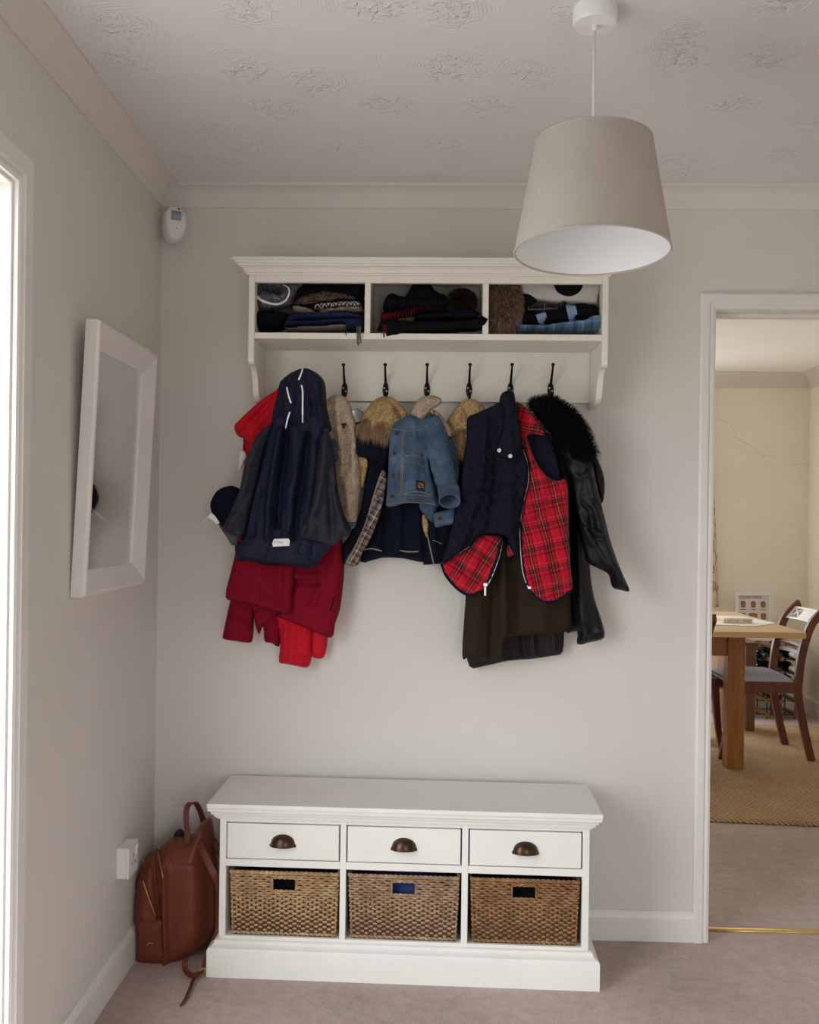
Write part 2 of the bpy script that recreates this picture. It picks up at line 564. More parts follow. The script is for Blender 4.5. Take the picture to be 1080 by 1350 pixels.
class G:
    def __init__(self):
        self.v, self.f = [], []
    def add(self, verts, faces):
        n = len(self.v)
        self.v += [Vector(p) for p in verts]
        self.f += [tuple(i + n for i in f) for f in faces]
        return self
    def box(self, x0, x1, y0, y1, z0, z1):
        v = [(x0, y0, z0), (x1, y0, z0), (x1, y1, z0), (x0, y1, z0), (x0, y0, z1), (x1, y0, z1), (x1, y1, z1), (x0, y1, z1)]
        return self.add(v, [(0, 3, 2, 1), (4, 5, 6, 7), (0, 1, 5, 4), (1, 2, 6, 5), (2, 3, 7, 6), (3, 0, 4, 7)])
    def rings(self, rings, closed=True, cap=True):
        n = len(rings[0])
        v = [p for r in rings for p in r]
        f = []
        for i in range(len(rings) - 1):
            for j in range(n if closed else n - 1):
                a, b = i * n + j, i * n + (j + 1) % n
                f.append((a, b, b + n, a + n))
        if cap and closed:
            f.append(tuple(range(n))[::-1])
            f.append(tuple(range((len(rings) - 1) * n, len(rings) * n)))
        return self.add(v, f)
    def prism(self, prof, axis, a, b):
        """closed 2-D profile swept along an axis: prof in the other two coordinates, in order"""
        def mk(p, t):
            q = list(p)
            q.insert(axis, t)
            return Vector(q)
        return self.rings([[mk(p, a) for p in prof], [mk(p, b) for p in prof]])
    def tube(self, path, r, n=8, cap=True, flat=None):
        pts = [Vector(p) for p in path]
        rr = r if isinstance(r, (list, tuple)) else [r] * len(pts)
        rings = []
        up = Vector((0.13, 0.21, 1)).normalized()
        for i, p in enumerate(pts):
            tg = (pts[min(i + 1, len(pts) - 1)] - pts[max(i - 1, 0)]).normalized()
            a = tg.cross(up)
            if a.length < 0.1:
                a = tg.cross(Vector((1, 0, 0)))
            a.normalize()
            b = a.cross(tg).normalized()
            rings.append([p + (a * math.cos(2 * math.pi * k / n) + b * math.sin(2 * math.pi * k / n)) * rr[i] for k in range(n)])
        return self.rings(rings, True, cap)
    def strap(self, path, width, thick, side):
        """flat strap along a path; side = direction of its width"""
        pts = [Vector(p) for p in path]
        rings = []
        for i, p in enumerate(pts):
            tg = (pts[min(i + 1, len(pts) - 1)] - pts[max(i - 1, 0)]).normalized()
            s = Vector(side) if not isinstance(side, list) else Vector(side[i])
            s = (s - tg * s.dot(tg)).normalized()
            n = tg.cross(s).normalized()
            w = width / 2
            h = thick / 2
            rings.append([p + s * w * 0.9 + n * h, p + s * w, p + s * w * 0.9 - n * h, p - s * w * 0.9 - n * h, p - s * w, p - s * w * 0.9 + n * h])
        return self.rings(rings)
    def lathe(self, prof, c, n=32, cap=True):
        """(radius, height) profile about a vertical axis through c"""
        c = Vector(c)
        return self.rings([[c + Vector((r * math.cos(2 * math.pi * k / n), r * math.sin(2 * math.pi * k / n), h)) for k in range(n)] for r, h in prof], True, cap)
    def sphere(self, c, r, sx=1, sy=1, sz=1, n=16, m=10):
        c = Vector(c)
        rings = []
        for i in range(m + 1):
            th = math.pi * i / m
            rr = max(math.sin(th), 0.001)
            rings.append([c + Vector((r * sx * rr * math.cos(2 * math.pi * k / n), r * sy * rr * math.sin(2 * math.pi * k / n), -r * sz * math.cos(th))) for k in range(n)])
        return self.rings(rings)
    def obj(self, name, material, parent=None, smooth=False, bevel=0.0, local=False, sharp=None):
        return mesh_obj(name, self.v, self.f, material, parent, smooth, bevel, local, sharp=sharp)

def catmull(pts, n=6, closed=False):
    P = [np.array(p, dtype=float) for p in pts]
    out = []
    m = len(P)
    rng = range(m if closed else m - 1)
    for i in rng:
        p0 = P[(i - 1) % m] if (closed or i > 0) else P[i]
        p1 = P[i]
        p2 = P[(i + 1) % m]
        p3 = P[(i + 2) % m] if (closed or i + 2 < m) else p2
        for k in range(n):
            t_ = k / n
            out.append(0.5 * ((2 * p1) + (p2 - p0) * t_ + (2 * p0 - 5 * p1 + 4 * p2 - p3) * t_ ** 2 + (-p0 + 3 * p1 - 3 * p2 + p3) * t_ ** 3))
    if not closed:
        out.append(P[-1])
    return out

def nz(x, y, z=0.0):
    return mnoise.noise(Vector((x, y, z)))

class Panel:
    """a hanging, padded piece of cloth: outline, thickness, rounded edge and modelled folds"""
    def __init__(self, pts_px, wb, th, edge=0.02, res=0.007, folds=(), radial=None, wrinkle=(0.0, 1.0, 1.0), seed=0, smooth_outline=3, uvrot=0.0, grain=0.0, tilt=0.0, backf=0.35, crease=(0.0, 1.0, 1.0), hem=0.15, zclip=None):
        self.y0 = D - wb - th * 0.5
        self.wb, self.th = wb, th
        pl = catmull(pts_px, smooth_outline, True) if smooth_outline > 1 else [np.array(p) for p in pts_px]
        ol = []
        for p in pl:
            q = at(p[0], p[1], y=self.y0)
            ol.append((q.x, q.z))
        ol = np.array(ol)
        if zclip:
            ol[:, 1] = np.clip(ol[:, 1], zclip[0], zclip[1])
        # drop near duplicates
        keep = [0]
        for i in range(1, len(ol)):
            if np.hypot(*(ol[i] - ol[keep[-1]])) > 0.0012:
                keep.append(i)
        ol = ol[keep]
        lo, hi = ol.min(0), ol.max(0)
        xs = np.arange(lo[0], hi[0], res)
        zs = np.arange(lo[1], hi[1], res * 0.87)
        gx, gz = np.meshgrid(xs, zs)
        gx = gx + (np.arange(len(zs)) % 2)[:, None] * res * 0.5
        g = np.stack([gx.ravel(), gz.ravel()], 1)
        inside, dist = self._inside(g, ol)
        g = g[inside & (dist > res * 0.55)]
        n0 = len(ol)
        coords = [Vector((float(a), float(b))) for a, b in np.vstack([ol, g])]
        vo, eo, fo, ovi, _, _ = delaunay_2d_cdt(coords, [], [list(range(n0))], 1, 1e-6)
        P = np.array([(v.x, v.y) for v in vo])
        _, dist = self._inside(P, ol)
        self.P, self.ol = P, ol
        e = np.clip(dist / edge, 0, 1)
        e2 = np.clip(dist / 0.007, 0, 1)
        prof = hem * np.sqrt(np.clip(1 - (1 - e2) ** 2, 0, 1)) + (1 - hem) * np.sqrt(np.clip(1 - (1 - e) ** 2, 0, 1))
        fade = np.clip(dist / 0.02, 0, 1)
        h = np.zeros(len(P))
        for amp, wid, line in folds:
            L = np.array([[(q := at(u, v, y=self.y0)).x, q.z] for u, v in line])
            dd = self._polydist(P, L)
            h += 1.6 * amp * np.exp(-(dd / (wid * 0.85)) ** 2)
        if radial:
            au, av, k, amp = radial
            a = at(au, av, y=self.y0)
            dx, dz = P[:, 0] - a.x, P[:, 1] - a.z
            r = np.hypot(dx, dz)
            thv = np.arctan2(dx, -dz)
            for i, (x, z) in enumerate(P):
                w_ = nz(x * 6 + seed, z * 3, seed * 1.7) * 1.8
                s1 = math.sin(thv[i] * k + w_ + seed)
                s2 = math.sin(thv[i] * k * 2.3 + w_ * 1.7 + seed * 2.1)
                h[i] += amp * (0.7 * s1 + 0.35 * s2) * min(1.0, r[i] / 0.10) * min(1.4, 0.5 + r[i] / 0.35)
        if wrinkle[0]:
            a, fx, fz = wrinkle
            for i, (x, z) in enumerate(P):
                h[i] += a * (nz(x * fx + seed * 3.1, z * fz, seed) + 0.5 * nz(x * fx * 2.1, z * fz * 2.1 + seed, 4.0 + seed))
        if crease[0]:
            a, fx, fz = crease
            for i, (x, z) in enumerate(P):
                wx = x * fx + 0.7 * nz(x * 9, z * 9, seed + 3.3)
                wz = z * fz + 0.7 * nz(x * 9 + 5, z * 9, seed + 7.7)
                r1 = 1 - abs(nz(wx + seed * 5.1, wz, seed)) * 2.6
                r2 = 1 - abs(nz(wx * 1.9 + 11, wz * 1.9 + seed, seed + 2)) * 2.6
                h[i] += 1.9 * a * (max(-0.6, r1) ** 3 * 0.75 + max(-0.6, r2) ** 3 * 0.35)
        if grain:
            for i, (x, z) in enumerate(P):
                h[i] += grain * nz(x * 110, z * 110, seed + 9.0)
        front = self.y0 - prof * th * 0.5 - h * (0.25 + 0.75 * fade)
        zr = P[:, 1].max()
        front -= tilt * (zr - P[:, 1])
        back = self.y0 + prof * th * 0.5 * backf - tilt * (zr - P[:, 1])
        back = np.maximum(back, front + 0.003)
        bd = dist < 1e-5
        edgey = self.y0 - tilt * (zr - P[:, 1]) - h * 0.25
        self.front = np.where(bd, edgey, front)
        N = len(P)
        idx_b = np.arange(N) + N
        bmap = np.where(bd, np.arange(N), idx_b)
        verts = [(P[i, 0], self.front[i], P[i, 1]) for i in range(N)] + [(P[i, 0], back[i], P[i, 1]) for i in range(N)]
        faces = []
        for f in fo:
            a, b, c = f[0], f[1], f[2]
            ax, bx, cx = P[a], P[b], P[c]
            if (bx[0] - ax[0]) * (cx[1] - ax[1]) - (bx[1] - ax[1]) * (cx[0] - ax[0]) < 0:
                a, b = b, a
            faces.append((a, b, c))
            fb = (int(bmap[c]), int(bmap[b]), int(bmap[a]))
            if len({*fb}) == 3 and not (bd[a] and bd[b] and bd[c]):
                faces.append(fb)
        used = sorted({i for f in faces for i in f})
        rm = {o_: n_ for n_, o_ in enumerate(used)}
        self.verts = [verts[i] for i in used]
        self.faces = [tuple(rm[i] for i in f) for f in faces]
        cr, sr = math.cos(uvrot), math.sin(uvrot)
        self.uv = [(p[0] * cr + p[2] * sr, -p[0] * sr + p[2] * cr) for p in self.verts]
    @staticmethod
    def _inside(g, ol):
        a = ol
        b = np.roll(ol, -1, 0)
        ins = np.zeros(len(g), bool)
        dm = np.full(len(g), 1e9)
        for (x0, z0), (x1, z1) in zip(a, b):
            c = (z0 > g[:, 1]) != (z1 > g[:, 1])
            with np.errstate(divide='ignore', invalid='ignore'):
                xi = x0 + (g[:, 1] - z0) * (x1 - x0) / (z1 - z0 if z1 != z0 else 1e-12)
            ins ^= c & (g[:, 0] < xi)
            dm = np.minimum(dm, Panel._segdist(g, x0, z0, x1, z1))
        return ins, dm
    @staticmethod
    def _segdist(g, x0, z0, x1, z1):
        dx, dz = x1 - x0, z1 - z0
        l2 = dx * dx + dz * dz + 1e-12
        t_ = np.clip(((g[:, 0] - x0) * dx + (g[:, 1] - z0) * dz) / l2, 0, 1)
        return np.hypot(g[:, 0] - x0 - t_ * dx, g[:, 1] - z0 - t_ * dz)
    def _polydist(self, P, L):
        d = np.full(len(P), 1e9)
        for i in range(len(L) - 1):
            d = np.minimum(d, self._segdist(P, L[i, 0], L[i, 1], L[i + 1, 0], L[i + 1, 1]))
        return d
    def obj(self, name, material, parent):
        return mesh_obj(name, self.verts, self.faces, material, parent, True, uv=self.uv)
    def hit(self, u, v, lift=0.0):
        """the point of the front surface seen at a pixel"""
        y = self.y0
        for _ in range(4):
            q = at(u, v, y=y)
            d2 = (self.P[:, 0] - q.x) ** 2 + (self.P[:, 1] - q.z) ** 2
            i = np.argpartition(d2, 4)[:4]
            w_ = 1 / (d2[i] + 1e-7)
            y = float((self.front[i] * w_).sum() / w_.sum())
        q = at(u, v, y=y)
        return Vector((q.x, q.y - lift, q.z))
    def line(self, px, lift=0.001, n=6):
        return [self.hit(p[0], p[1], lift) for p in catmull(px, n)]

def seam(panel, px, r, name, material, parent, lift=0.0006, n=6):
    return G().tube(panel.line(px, lift, n), r, 6).obj(name, material, parent, True)

def ribbon(panel, px, width, name, material, parent, lift=0.0015, thick=0.0015, n=6):
    path = panel.line(px, lift, n)
    rings = []
    for i, p in enumerate(path):
        tg = (path[min(i + 1, len(path) - 1)] - path[max(i - 1, 0)]).normalized()
        s = tg.cross(Vector((0, -1, 0))).normalized()
        nrm = Vector((0, -1, 0))
        rings.append([p + s * width / 2 + nrm * thick / 2, p - s * width / 2 + nrm * thick / 2, p - s * width / 2 - nrm * thick / 2, p + s * width / 2 - nrm * thick / 2])
    return G().rings(rings).obj(name, material, parent, True, sharp=40)

def button(panel, u, v, r, name, material, parent, lift=0.002):
    p = panel.hit(u, v, lift)
    g = G()
    prof = [(0.0005, 0.0035), (r * 0.55, 0.0030), (r * 0.62, 0.0040), (r * 0.95, 0.0040), (r, 0.002), (r, -0.003)]
    rings = [[p + Vector((rr * math.cos(2 * math.pi * k / 14), -h, rr * math.sin(2 * math.pi * k / 14))) for k in range(14)] for rr, h in prof]
    g.rings(rings)
    return g.obj(name, material, parent, True, sharp=40)

def sleeve(path_px, name, material, parent, flat=0.55, n=22, wr=0.004, seed=1, uvrot=0.0, cuff=True, sub=5):
    """tapered cloth tube; path of (u, v, half width in pixels, distance from the wall)"""
    P = catmull(path_px, sub)
    C = [at(p[0], p[1], y=D - p[3]) for p in P]
    rings = []
    for i, c in enumerate(C):
        tg = (C[min(i + 1, len(C) - 1)] - C[max(i - 1, 0)]).normalized()
        s = tg.cross(Vector((0, 1, 0))).normalized()
        b = s.cross(tg).normalized()
        if b.y > 0:
            b = -b
        hw = P[i][2] * c.y / F
        ring = []
        for k in range(n):
            a = 2 * math.pi * k / n
            q = c + s * hw * math.cos(a) + b * hw * flat * math.sin(a)
            w_ = nz(q.x * 26 + seed, q.z * 34, a * 0.8 + seed) + 0.6 * math.sin(i * 1.9 + 1.5 * math.sin(a + seed) + seed)
            dirv = (s * math.cos(a) + b * math.sin(a))
            ring.append(q + dirv * wr * w_)
        rings.append(ring)
    if cuff:
        c, ring = C[-1], rings[-1]
        tg = (C[-1] - C[-2]).normalized()
        rings.append([c + (q - c) * 0.90 + tg * 0.001 for q in ring])
        rings.append([c + (q - c) * 0.82 - tg * 0.012 for q in ring])
        rings.append([c + (q - c) * 0.55 - tg * 0.05 for q in ring])
    g = G().rings(rings)
    uv = []
    cr, sr = math.cos(uvrot), math.sin(uvrot)
    for p in g.v:
        uv.append((p.x * cr + p.z * sr, -p.x * sr + p.z * cr))
    return mesh_obj(name, g.v, g.f, material, parent, True, uv=uv)

def fur_coat(points, length, width, name, material, parent, rnd, droop=0.4, density_seed=3):
    """hair blades on (position, normal) samples"""
    rs = random.Random(density_seed)
    v, f, tint = [], [], []
    for p, nrm in points:
        nrm = (Vector(nrm) + Vector((rs.uniform(-1, 1), rs.uniform(-1, 1), rs.uniform(-1, 1))) * rnd).normalized()
        l = length * rs.uniform(0.55, 1.15)
        s = nrm.cross(Vector((rs.uniform(-1, 1), rs.uniform(-1, 1), rs.uniform(-1, 1)))).normalized() * width
        p = Vector(p) - nrm * 0.002
        m = p + nrm * l * 0.55
        e = p + nrm * l + Vector((0, 0, -droop * l))
        b = len(v)
        v += [p - s, p + s, m - s * 0.7, m + s * 0.7, e]
        f += [(b, b + 1, b + 3, b + 2), (b + 2, b + 3, b + 4)]
        t0 = rs.random()
        tint += [t0 * 0.35, t0 * 0.35, t0 * 0.8, t0 * 0.8, t0]
    o = mesh_obj(name, v, f, material, parent, True, tint=tint)
    o['kind'] = 'stuff'
    return o

def panel_samples(pan, n, seed=1, bulge=0.6):
    rs = random.Random(seed)
    tri = []
    for fc in pan.faces:
        a, b, c = (Vector(pan.verts[i]) for i in fc)
        nn = (b - a).cross(c - a)
        if nn.length > 0 and nn.y < 0.0 * nn.length + 1e9:
            tri.append((a, b, c, nn.length, nn.normalized()))
    tot = np.cumsum([t_[3] for t_ in tri])
    out = []
    for _ in range(n):
        i = int(np.searchsorted(tot, rs.random() * tot[-1]))
        a, b, c, _, nn = tri[min(i, len(tri) - 1)]
        r1, r2 = rs.random(), rs.random()
        if r1 + r2 > 1:
            r1, r2 = 1 - r1, 1 - r2
        if nn.y > 0.5:
            continue
        out.append((a + (b - a) * r1 + (c - a) * r2, nn))
    return out
# ================================================================== THE SETTING
def struct(name, g, material, smooth=False, bevel=0.0, parent=None, sharp=None):
    o = g.obj(name, material, parent, smooth, bevel, sharp=sharp)
    if parent is None:
        o['kind'] = 'structure'
    return o

CEIL = 2.336
RIGHT_X = 2.05                    # right wall of the hall, out of view
DR_X = 2.645                      # right wall of the dining room
DL_X = 0.10                       # left wall of the dining room
DOOR = (0.892, 1.668, 1.966)      # opening to the dining room: left, right, top
W2 = D + 0.12                     # far face of the dividing wall

struct('floor', G().box(LEFT_X - 0.12, RIGHT_X + 0.1, FRONT_Y - 0.1, D + 0.085, -0.1, 0.0), 'carpet')
struct('floor_dining', G().box(DL_X - 0.1, DR_X + 0.1, D + 0.085, DIN_Y + 0.12, -0.1, 0.0), 'carpet')
struct('ceiling', G().box(LEFT_X - 0.12, RIGHT_X + 0.1, FRONT_Y - 0.1, D, CEIL, CEIL + 0.1), 'artex_ceiling')
struct('ceiling_dining', G().box(DL_X - 0.1, DR_X + 0.1, D, DIN_Y + 0.12, CEIL, CEIL + 0.1), 'dining_ceiling_paint')

g = G()
g.box(LEFT_X - 0.12, DOOR[0] - 0.03, D, W2, 0, CEIL)
g.box(DOOR[1] + 0.03, DR_X + 0.1, D, W2, 0, CEIL)
g.box(DOOR[0] - 0.03, DOOR[1] + 0.03, D, W2, DOOR[2] + 0.03, CEIL)
struct('wall_back', g, 'wall_paint')
g = G()
y0, y1, z0, z1 = L_OPEN
g.box(LEFT_X - 0.12, LEFT_X, y1 + 0.03, D, 0, CEIL)
g.box(LEFT_X - 0.12, LEFT_X, FRONT_Y - 0.1, y0 - 0.03, 0, CEIL)
g.box(LEFT_X - 0.12, LEFT_X, y0 - 0.03, y1 + 0.03, z1 + 0.03, CEIL)
struct('wall_left', g, 'wall_paint')
struct('wall_right', G().box(RIGHT_X, RIGHT_X + 0.1, FRONT_Y - 0.1, D, 0, CEIL), 'wall_paint')
def wall_with_window(xa, xb, y0, y1, op):
    g = G()
    g.box(xa, op[0], y0, y1, 0, CEIL)
    g.box(op[1], xb, y0, y1, 0, CEIL)
    g.box(op[0], op[1], y0, y1, 0, op[2])
    g.box(op[0], op[1], y0, y1, op[3], CEIL)
    return g
struct('wall_front', wall_with_window(LEFT_X, RIGHT_X, FRONT_Y - 0.1, FRONT_Y, F_OPEN), 'wall_paint')
dwall = struct('wall_dining_back', wall_with_window(DL_X, DR_X, DIN_Y, DIN_Y + 0.12, DIN_OPEN), 'dining_paint')
struct('wall_dining_right', G().box(DR_X, DR_X + 0.1, W2, DIN_Y + 0.12, 0, CEIL), 'dining_paint')
struct('wall_dining_left', G().box(DL_X - 0.1, DL_X, W2, DIN_Y + 0.12, 0, CEIL), 'dining_paint')

# hairline cracks in the dining plaster
ZC = Z((900, 370), 3.2944)
cr = [at(u, v, y=DIN_Y) for u, v in ZC([(150, 598), (205, 620), (225, 655), (235, 685), (290, 712), (345, 760), (400, 763)])]
G().tube([p + Vector((0, -0.0002, 0)) for p in cr], 0.0008, 4).obj('crack', 'crack_line', dwall)
cr = [at(u, v, y=DIN_Y) for u, v in ZC([(478, 798), (520, 795), (565, 785)])]
G().tube([p + Vector((0, -0.0002, 0)) for p in cr], 0.0008, 4).obj('crack', 'crack_line', dwall)

# windows
def window(name, op, y, inner):
    x0, x1, z0, z1 = op
    s = 1 if inner > 0 else -1
    g = G()
    ya, yb = sorted((y, y + s * 0.05))
    for (a, b, c, d) in ((x0, x1, z0, z0 + 0.05), (x0, x1, z1 - 0.05, z1), (x0, x0 + 0.05, z0, z1), (x1 - 0.05, x1, z0, z1), ((x0 + x1) / 2 - 0.025, (x0 + x1) / 2 + 0.025, z0, z1)):
        g.box(a, b, ya, yb, c, d)
    w = struct(name, g, 'gloss_trim', bevel=0.003)
    m = (ya + yb) / 2
    for a, b in ((x0 + 0.05, (x0 + x1) / 2 - 0.025), ((x0 + x1) / 2 + 0.025, x1 - 0.05)):
        G().box(a, b, m - 0.003, m + 0.003, z0 + 0.05, z1 - 0.05).obj('pane', 'window_glass', w)
    return w
window('window_2', F_OPEN, FRONT_Y - 0.07, 1)
window('window_3', DIN_OPEN, DIN_Y + 0.04, 1)

# glazed doorway in the left wall: lining, stop and pane
y0, y1, z0, z1 = L_OPEN
g = G()
g.box(LEFT_X - 0.12, LEFT_X, y1, y1 + 0.03, 0, z1 + 0.03)
g.box(LEFT_X - 0.12, LEFT_X, y0 - 0.03, y0, 0, z1 + 0.03)
g.box(LEFT_X - 0.12, LEFT_X, y0, y1, z1, z1 + 0.03)
g.box(LEFT_X - 0.075, LEFT_X - 0.045, y0, y1, z1 - 0.012, z1)
dl = struct('door_1', g, 'gloss_trim', bevel=0.003)
G().box(LEFT_X - 0.085, LEFT_X - 0.079, y0, y1, 0.0, z1).obj('pane', 'window_glass', dl)

def architrave_profile(w, th):
    """(across, out) profile, inner edge first"""
    return [(0.0, 0.0), (0.0, th * 0.55), (0.008, th * 0.75), (0.016, th * 0.62), (0.022, th * 0.95), (w - 0.006, th), (w, th * 0.8), (w, 0.0)]

# architrave of the left doorway (on x = LEFT_X, facing +x)
def frame_sweep(prof, corners, to3d):
    """sweep a profile around an open rectangular frame with mitred corners"""
    rings = []
    for (cx_, cz_, dx_, dz_) in corners:
        rings.append([to3d(cx_ + dx_ * a, cz_ + dz_ * a, o_) for a, o_ in prof])
    return G().rings(rings)
pr_l = architrave_profile(0.062, 0.018)
g = frame_sweep(pr_l, [(y1 + 0.008, 0.0, 1, 0), (y1 + 0.008, z1 + 0.008, 1, 1), (y0 - 0.008, z1 + 0.008, -1, 1), (y0 - 0.008, 0.0, -1, 0)],
                lambda a, b, o_: Vector((LEFT_X + o_, a, b)))
struct('trim_1', g, 'gloss_trim', True, sharp=30)

# dining doorway: lining with stops, architrave
xa, xb, zt = DOOR
g = G()
g.box(xa - 0.03, xa, D, W2, 0, zt)
g.box(xb, xb + 0.03, D, W2, 0, zt)
g.box(xa - 0.03, xb + 0.03, D, W2, zt, zt + 0.03)
g.box(xa, xb, D + 0.055, D + 0.085, zt - 0.012, zt)
g.box(xa, xa + 0.012, D + 0.055, D + 0.085, 0, zt - 0.012)
g.box(xb - 0.012, xb, D + 0.055, D + 0.085, 0, zt - 0.012)
struct('door_2', g, 'gloss_trim', bevel=0.002)
pr_d = architrave_profile(0.048, 0.018)
g = frame_sweep(pr_d, [(xa - 0.001, 0.0, -1, 0), (xa - 0.001, zt + 0.001, -1, 1), (xb + 0.001, zt + 0.001, 1, 1), (xb + 0.001, 0.0, 1, 0)],
                lambda a, b, o_: Vector((a, D - o_, b)))
struct('trim_2', g, 'gloss_trim', True, sharp=30)
# brass strip between the two carpets
struct('trim_3', G().prism([(D + 0.072, 0.0), (D + 0.075, 0.005), (D + 0.085, 0.007), (D + 0.095, 0.005), (D + 0.098, 0.0)], 0, xa, xb), 'brass', True)

# skirting
def skirt_prof(h, th):
    return [(0, 0), (th, 0), (th, h - 0.02), (th * 0.75, h - 0.008), (th * 0.4, h), (0, h)]
struct('baseboard_back', G().rings([[Vector((x, D - a, b)) for a, b in skirt_prof(0.092, 0.014)] for x in (LEFT_X + 0.001, xa - 0.049)]), 'gloss_trim')
g = G().rings([[Vector((LEFT_X + a, y, b)) for a, b in skirt_prof(0.1, 0.013)] for y in (y1 + 0.07, D - 0.001)])
struct('baseboard_left', g, 'gloss_trim')
struct('baseboard_dining_back', G().rings([[Vector((x, DIN_Y - a, b)) for a, b in skirt_prof(0.12, 0.018)] for x in (DL_X, DR_X)]), 'gloss_trim')
struct('baseboard_dining_right', G().rings([[Vector((DR_X - a, y, b)) for a, b in skirt_prof(0.12, 0.018)] for y in (W2, DIN_Y - 0.018)]), 'gloss_trim')

# cornices: coved profile with a small bead at the ceiling
def cove(c, drop):
    pts = [(0, 0), (0, -drop), (0.006, -drop), (0.008, -drop + 0.004)]
    for k in range(1, 7):
        a = k / 7 * math.pi / 2
        pts.append((0.008 + (c - 0.018) * (1 - math.cos(a)), -drop + 0.004 + (drop - 0.014) * math.sin(a)))
    pts += [(c - 0.010, -0.008), (c, -0.008), (c, 0)]
    return pts
cv = cove(0.068, 0.059)
g = G().rings([[Vector((LEFT_X + o_, D - o_, CEIL + h)) for o_, h in cv], [Vector((RIGHT_X, D - o_, CEIL + h)) for o_, h in cv]])
struct('trim_4', g, 'cornice_paint', True, sharp=35)
g = G().rings([[Vector((LEFT_X + o_, FRONT_Y, CEIL + h)) for o_, h in cv], [Vector((LEFT_X + o_, D - o_, CEIL + h)) for o_, h in cv]])
struct('trim_5', g, 'cornice_paint', True, sharp=35)
cv2 = cove(0.10, 0.10)
g = G().rings([[Vector((DL_X, DIN_Y - o_, CEIL + h)) for o_, h in cv2], [Vector((DR_X - o_, DIN_Y - o_, CEIL + h)) for o_, h in cv2]])
struct('trim_6', g, 'cornice_paint', True, sharp=35)
g = G().rings([[Vector((DR_X - o_, W2, CEIL + h)) for o_, h in cv2], [Vector((DR_X - o_, DIN_Y - o_, CEIL + h)) for o_, h in cv2]])
struct('trim_7', g, 'cornice_paint', True, sharp=35)

# ================================================================== PENDANT LAMP
LX, LY = 0.327, 1.965
lamp = empty('pendant_lamp', (LX, LY, 1.84), 'pendant lamp with tapered linen drum shade on white ceiling rose', 'lamp')
G().lathe([(0.001, CEIL), (0.044, CEIL), (0.0445, CEIL - 0.030), (0.042, CEIL - 0.034), (0.006, CEIL - 0.0345), (0.006, CEIL - 0.046), (0.001, CEIL - 0.046)], (LX, LY, 0), 40).obj('ceiling_rose', 'white_plastic', lamp, True, sharp=35)
G().tube([(LX, LY, CEIL - 0.045), (LX - 0.001, LY, 2.15), (LX, LY, 2.06)], 0.0032, 8).obj('cord', 'cord_white', lamp, True)
TI = Matrix.Rotation(math.radians(-3.0), 3, 'X') @ Matrix.Rotation(math.radians(0.6), 3, 'Y')
def tilt(g, c):
    g.v = [TI @ (p - c) + c for p in g.v]
    return g
LC = Vector((LX, LY, 2.07))
RB, RT_, ZB, ZT = 0.1545, 0.117, 1.842, 2.063
sh = tilt(G().lathe([(RT_, ZT), (RB, ZB)], (LX, LY, 0), 64, False), LC).obj('shade', 'shade_linen', lamp, True)
tilt(G().lathe([(RT_ - 0.0018, ZT), (RB - 0.0018, ZB)], (LX, LY, 0), 64, False), LC).obj('shade_lining', 'shade_inner', sh, True)
def ring(r, z, rr, n=64):
    rings = []
    for k in range(n):
        a = 2 * math.pi * k / n
        c = Vector((LX + r * math.cos(a), LY + r * math.sin(a), z))
        d_ = Vector((math.cos(a), math.sin(a), 0))
        rings.append([c + d_ * rr * math.cos(b) + Vector((0, 0, rr * math.sin(b))) for b in [2 * math.pi * j / 8 for j in range(8)]])
    rings.append(rings[0])
    return G().rings(rings, True, False)
tilt(ring(RB - 0.0008, ZB, 0.0022), LC).obj('rim', 'shade_linen', sh, True)
tilt(ring(RT_ - 0.0008, ZT, 0.0020), LC).obj('rim', 'shade_linen', sh, True)
g = G()
for k in range(3):
    a = 2 * math.pi * k / 3 + 0.4
    g.tube([(LX + 0.02 * math.cos(a), LY + 0.02 * math.sin(a), ZT - 0.02), (LX + (RT_ - 0.002) * math.cos(a), LY + (RT_ - 0.002) * math.sin(a), ZT - 0.002)], 0.0018, 6)
tilt(g, LC).obj('fitter', 'white_plastic', lamp, True)
tilt(G().lathe([(0.001, ZT + 0.005), (0.010, ZT), (0.017, ZT - 0.012), (0.019, ZT - 0.03), (0.019, ZT - 0.055), (0.001, ZT - 0.055)], (LX, LY, 0), 24), LC).obj('lampholder', 'white_plastic', lamp, True, sharp=35)

# ================================================================== MIRROR on the left wall
my0, my1, mz0, mz1 = 2.29, 2.79, 1.106, 1.770
mir = empty('wall_mirror', (LEFT_X, (my0 + my1) / 2, mz0), 'white framed wall mirror leaning out from the wall', 'mirror')
LEAN = 0.030 / (mz1 - mz0)
def mpt(a, b, o_):     # a along y, b height, o_ out from the mirror's back plane
    return Vector((LEFT_X + 0.002 + (b - mz0) * LEAN + o_, a, b))
prof = [(0.0, 0.0), (0.0, 0.028), (0.004, 0.034), (0.012, 0.035), (0.056, 0.014), (0.062, 0.012), (0.062, 0.002)]
rings = []
for cy_, cz_, sy_, sz_ in ((my0, mz0, 1, 1), (my0, mz1, 1, -1), (my1, mz1, -1, -1), (my1, mz0, -1, 1), (my0, mz0, 1, 1)):
    rings.append([mpt(cy_ + sy_ * a, cz_ + sz_ * a, o_) for a, o_ in prof])
G().rings(rings, True, False).obj('frame', 'gloss_trim', mir, True, sharp=25)
c4 = [(my0 + 0.058, mz0 + 0.058), (my1 - 0.058, mz0 + 0.058), (my1 - 0.058, mz1 - 0.058), (my0 + 0.058, mz1 - 0.058)]
G().rings([[mpt(a, b, 0.004) for a, b in c4], [mpt(a, b, 0.0075) for a, b in c4]]).obj('mirror_glass', 'mirror_glass', mir)

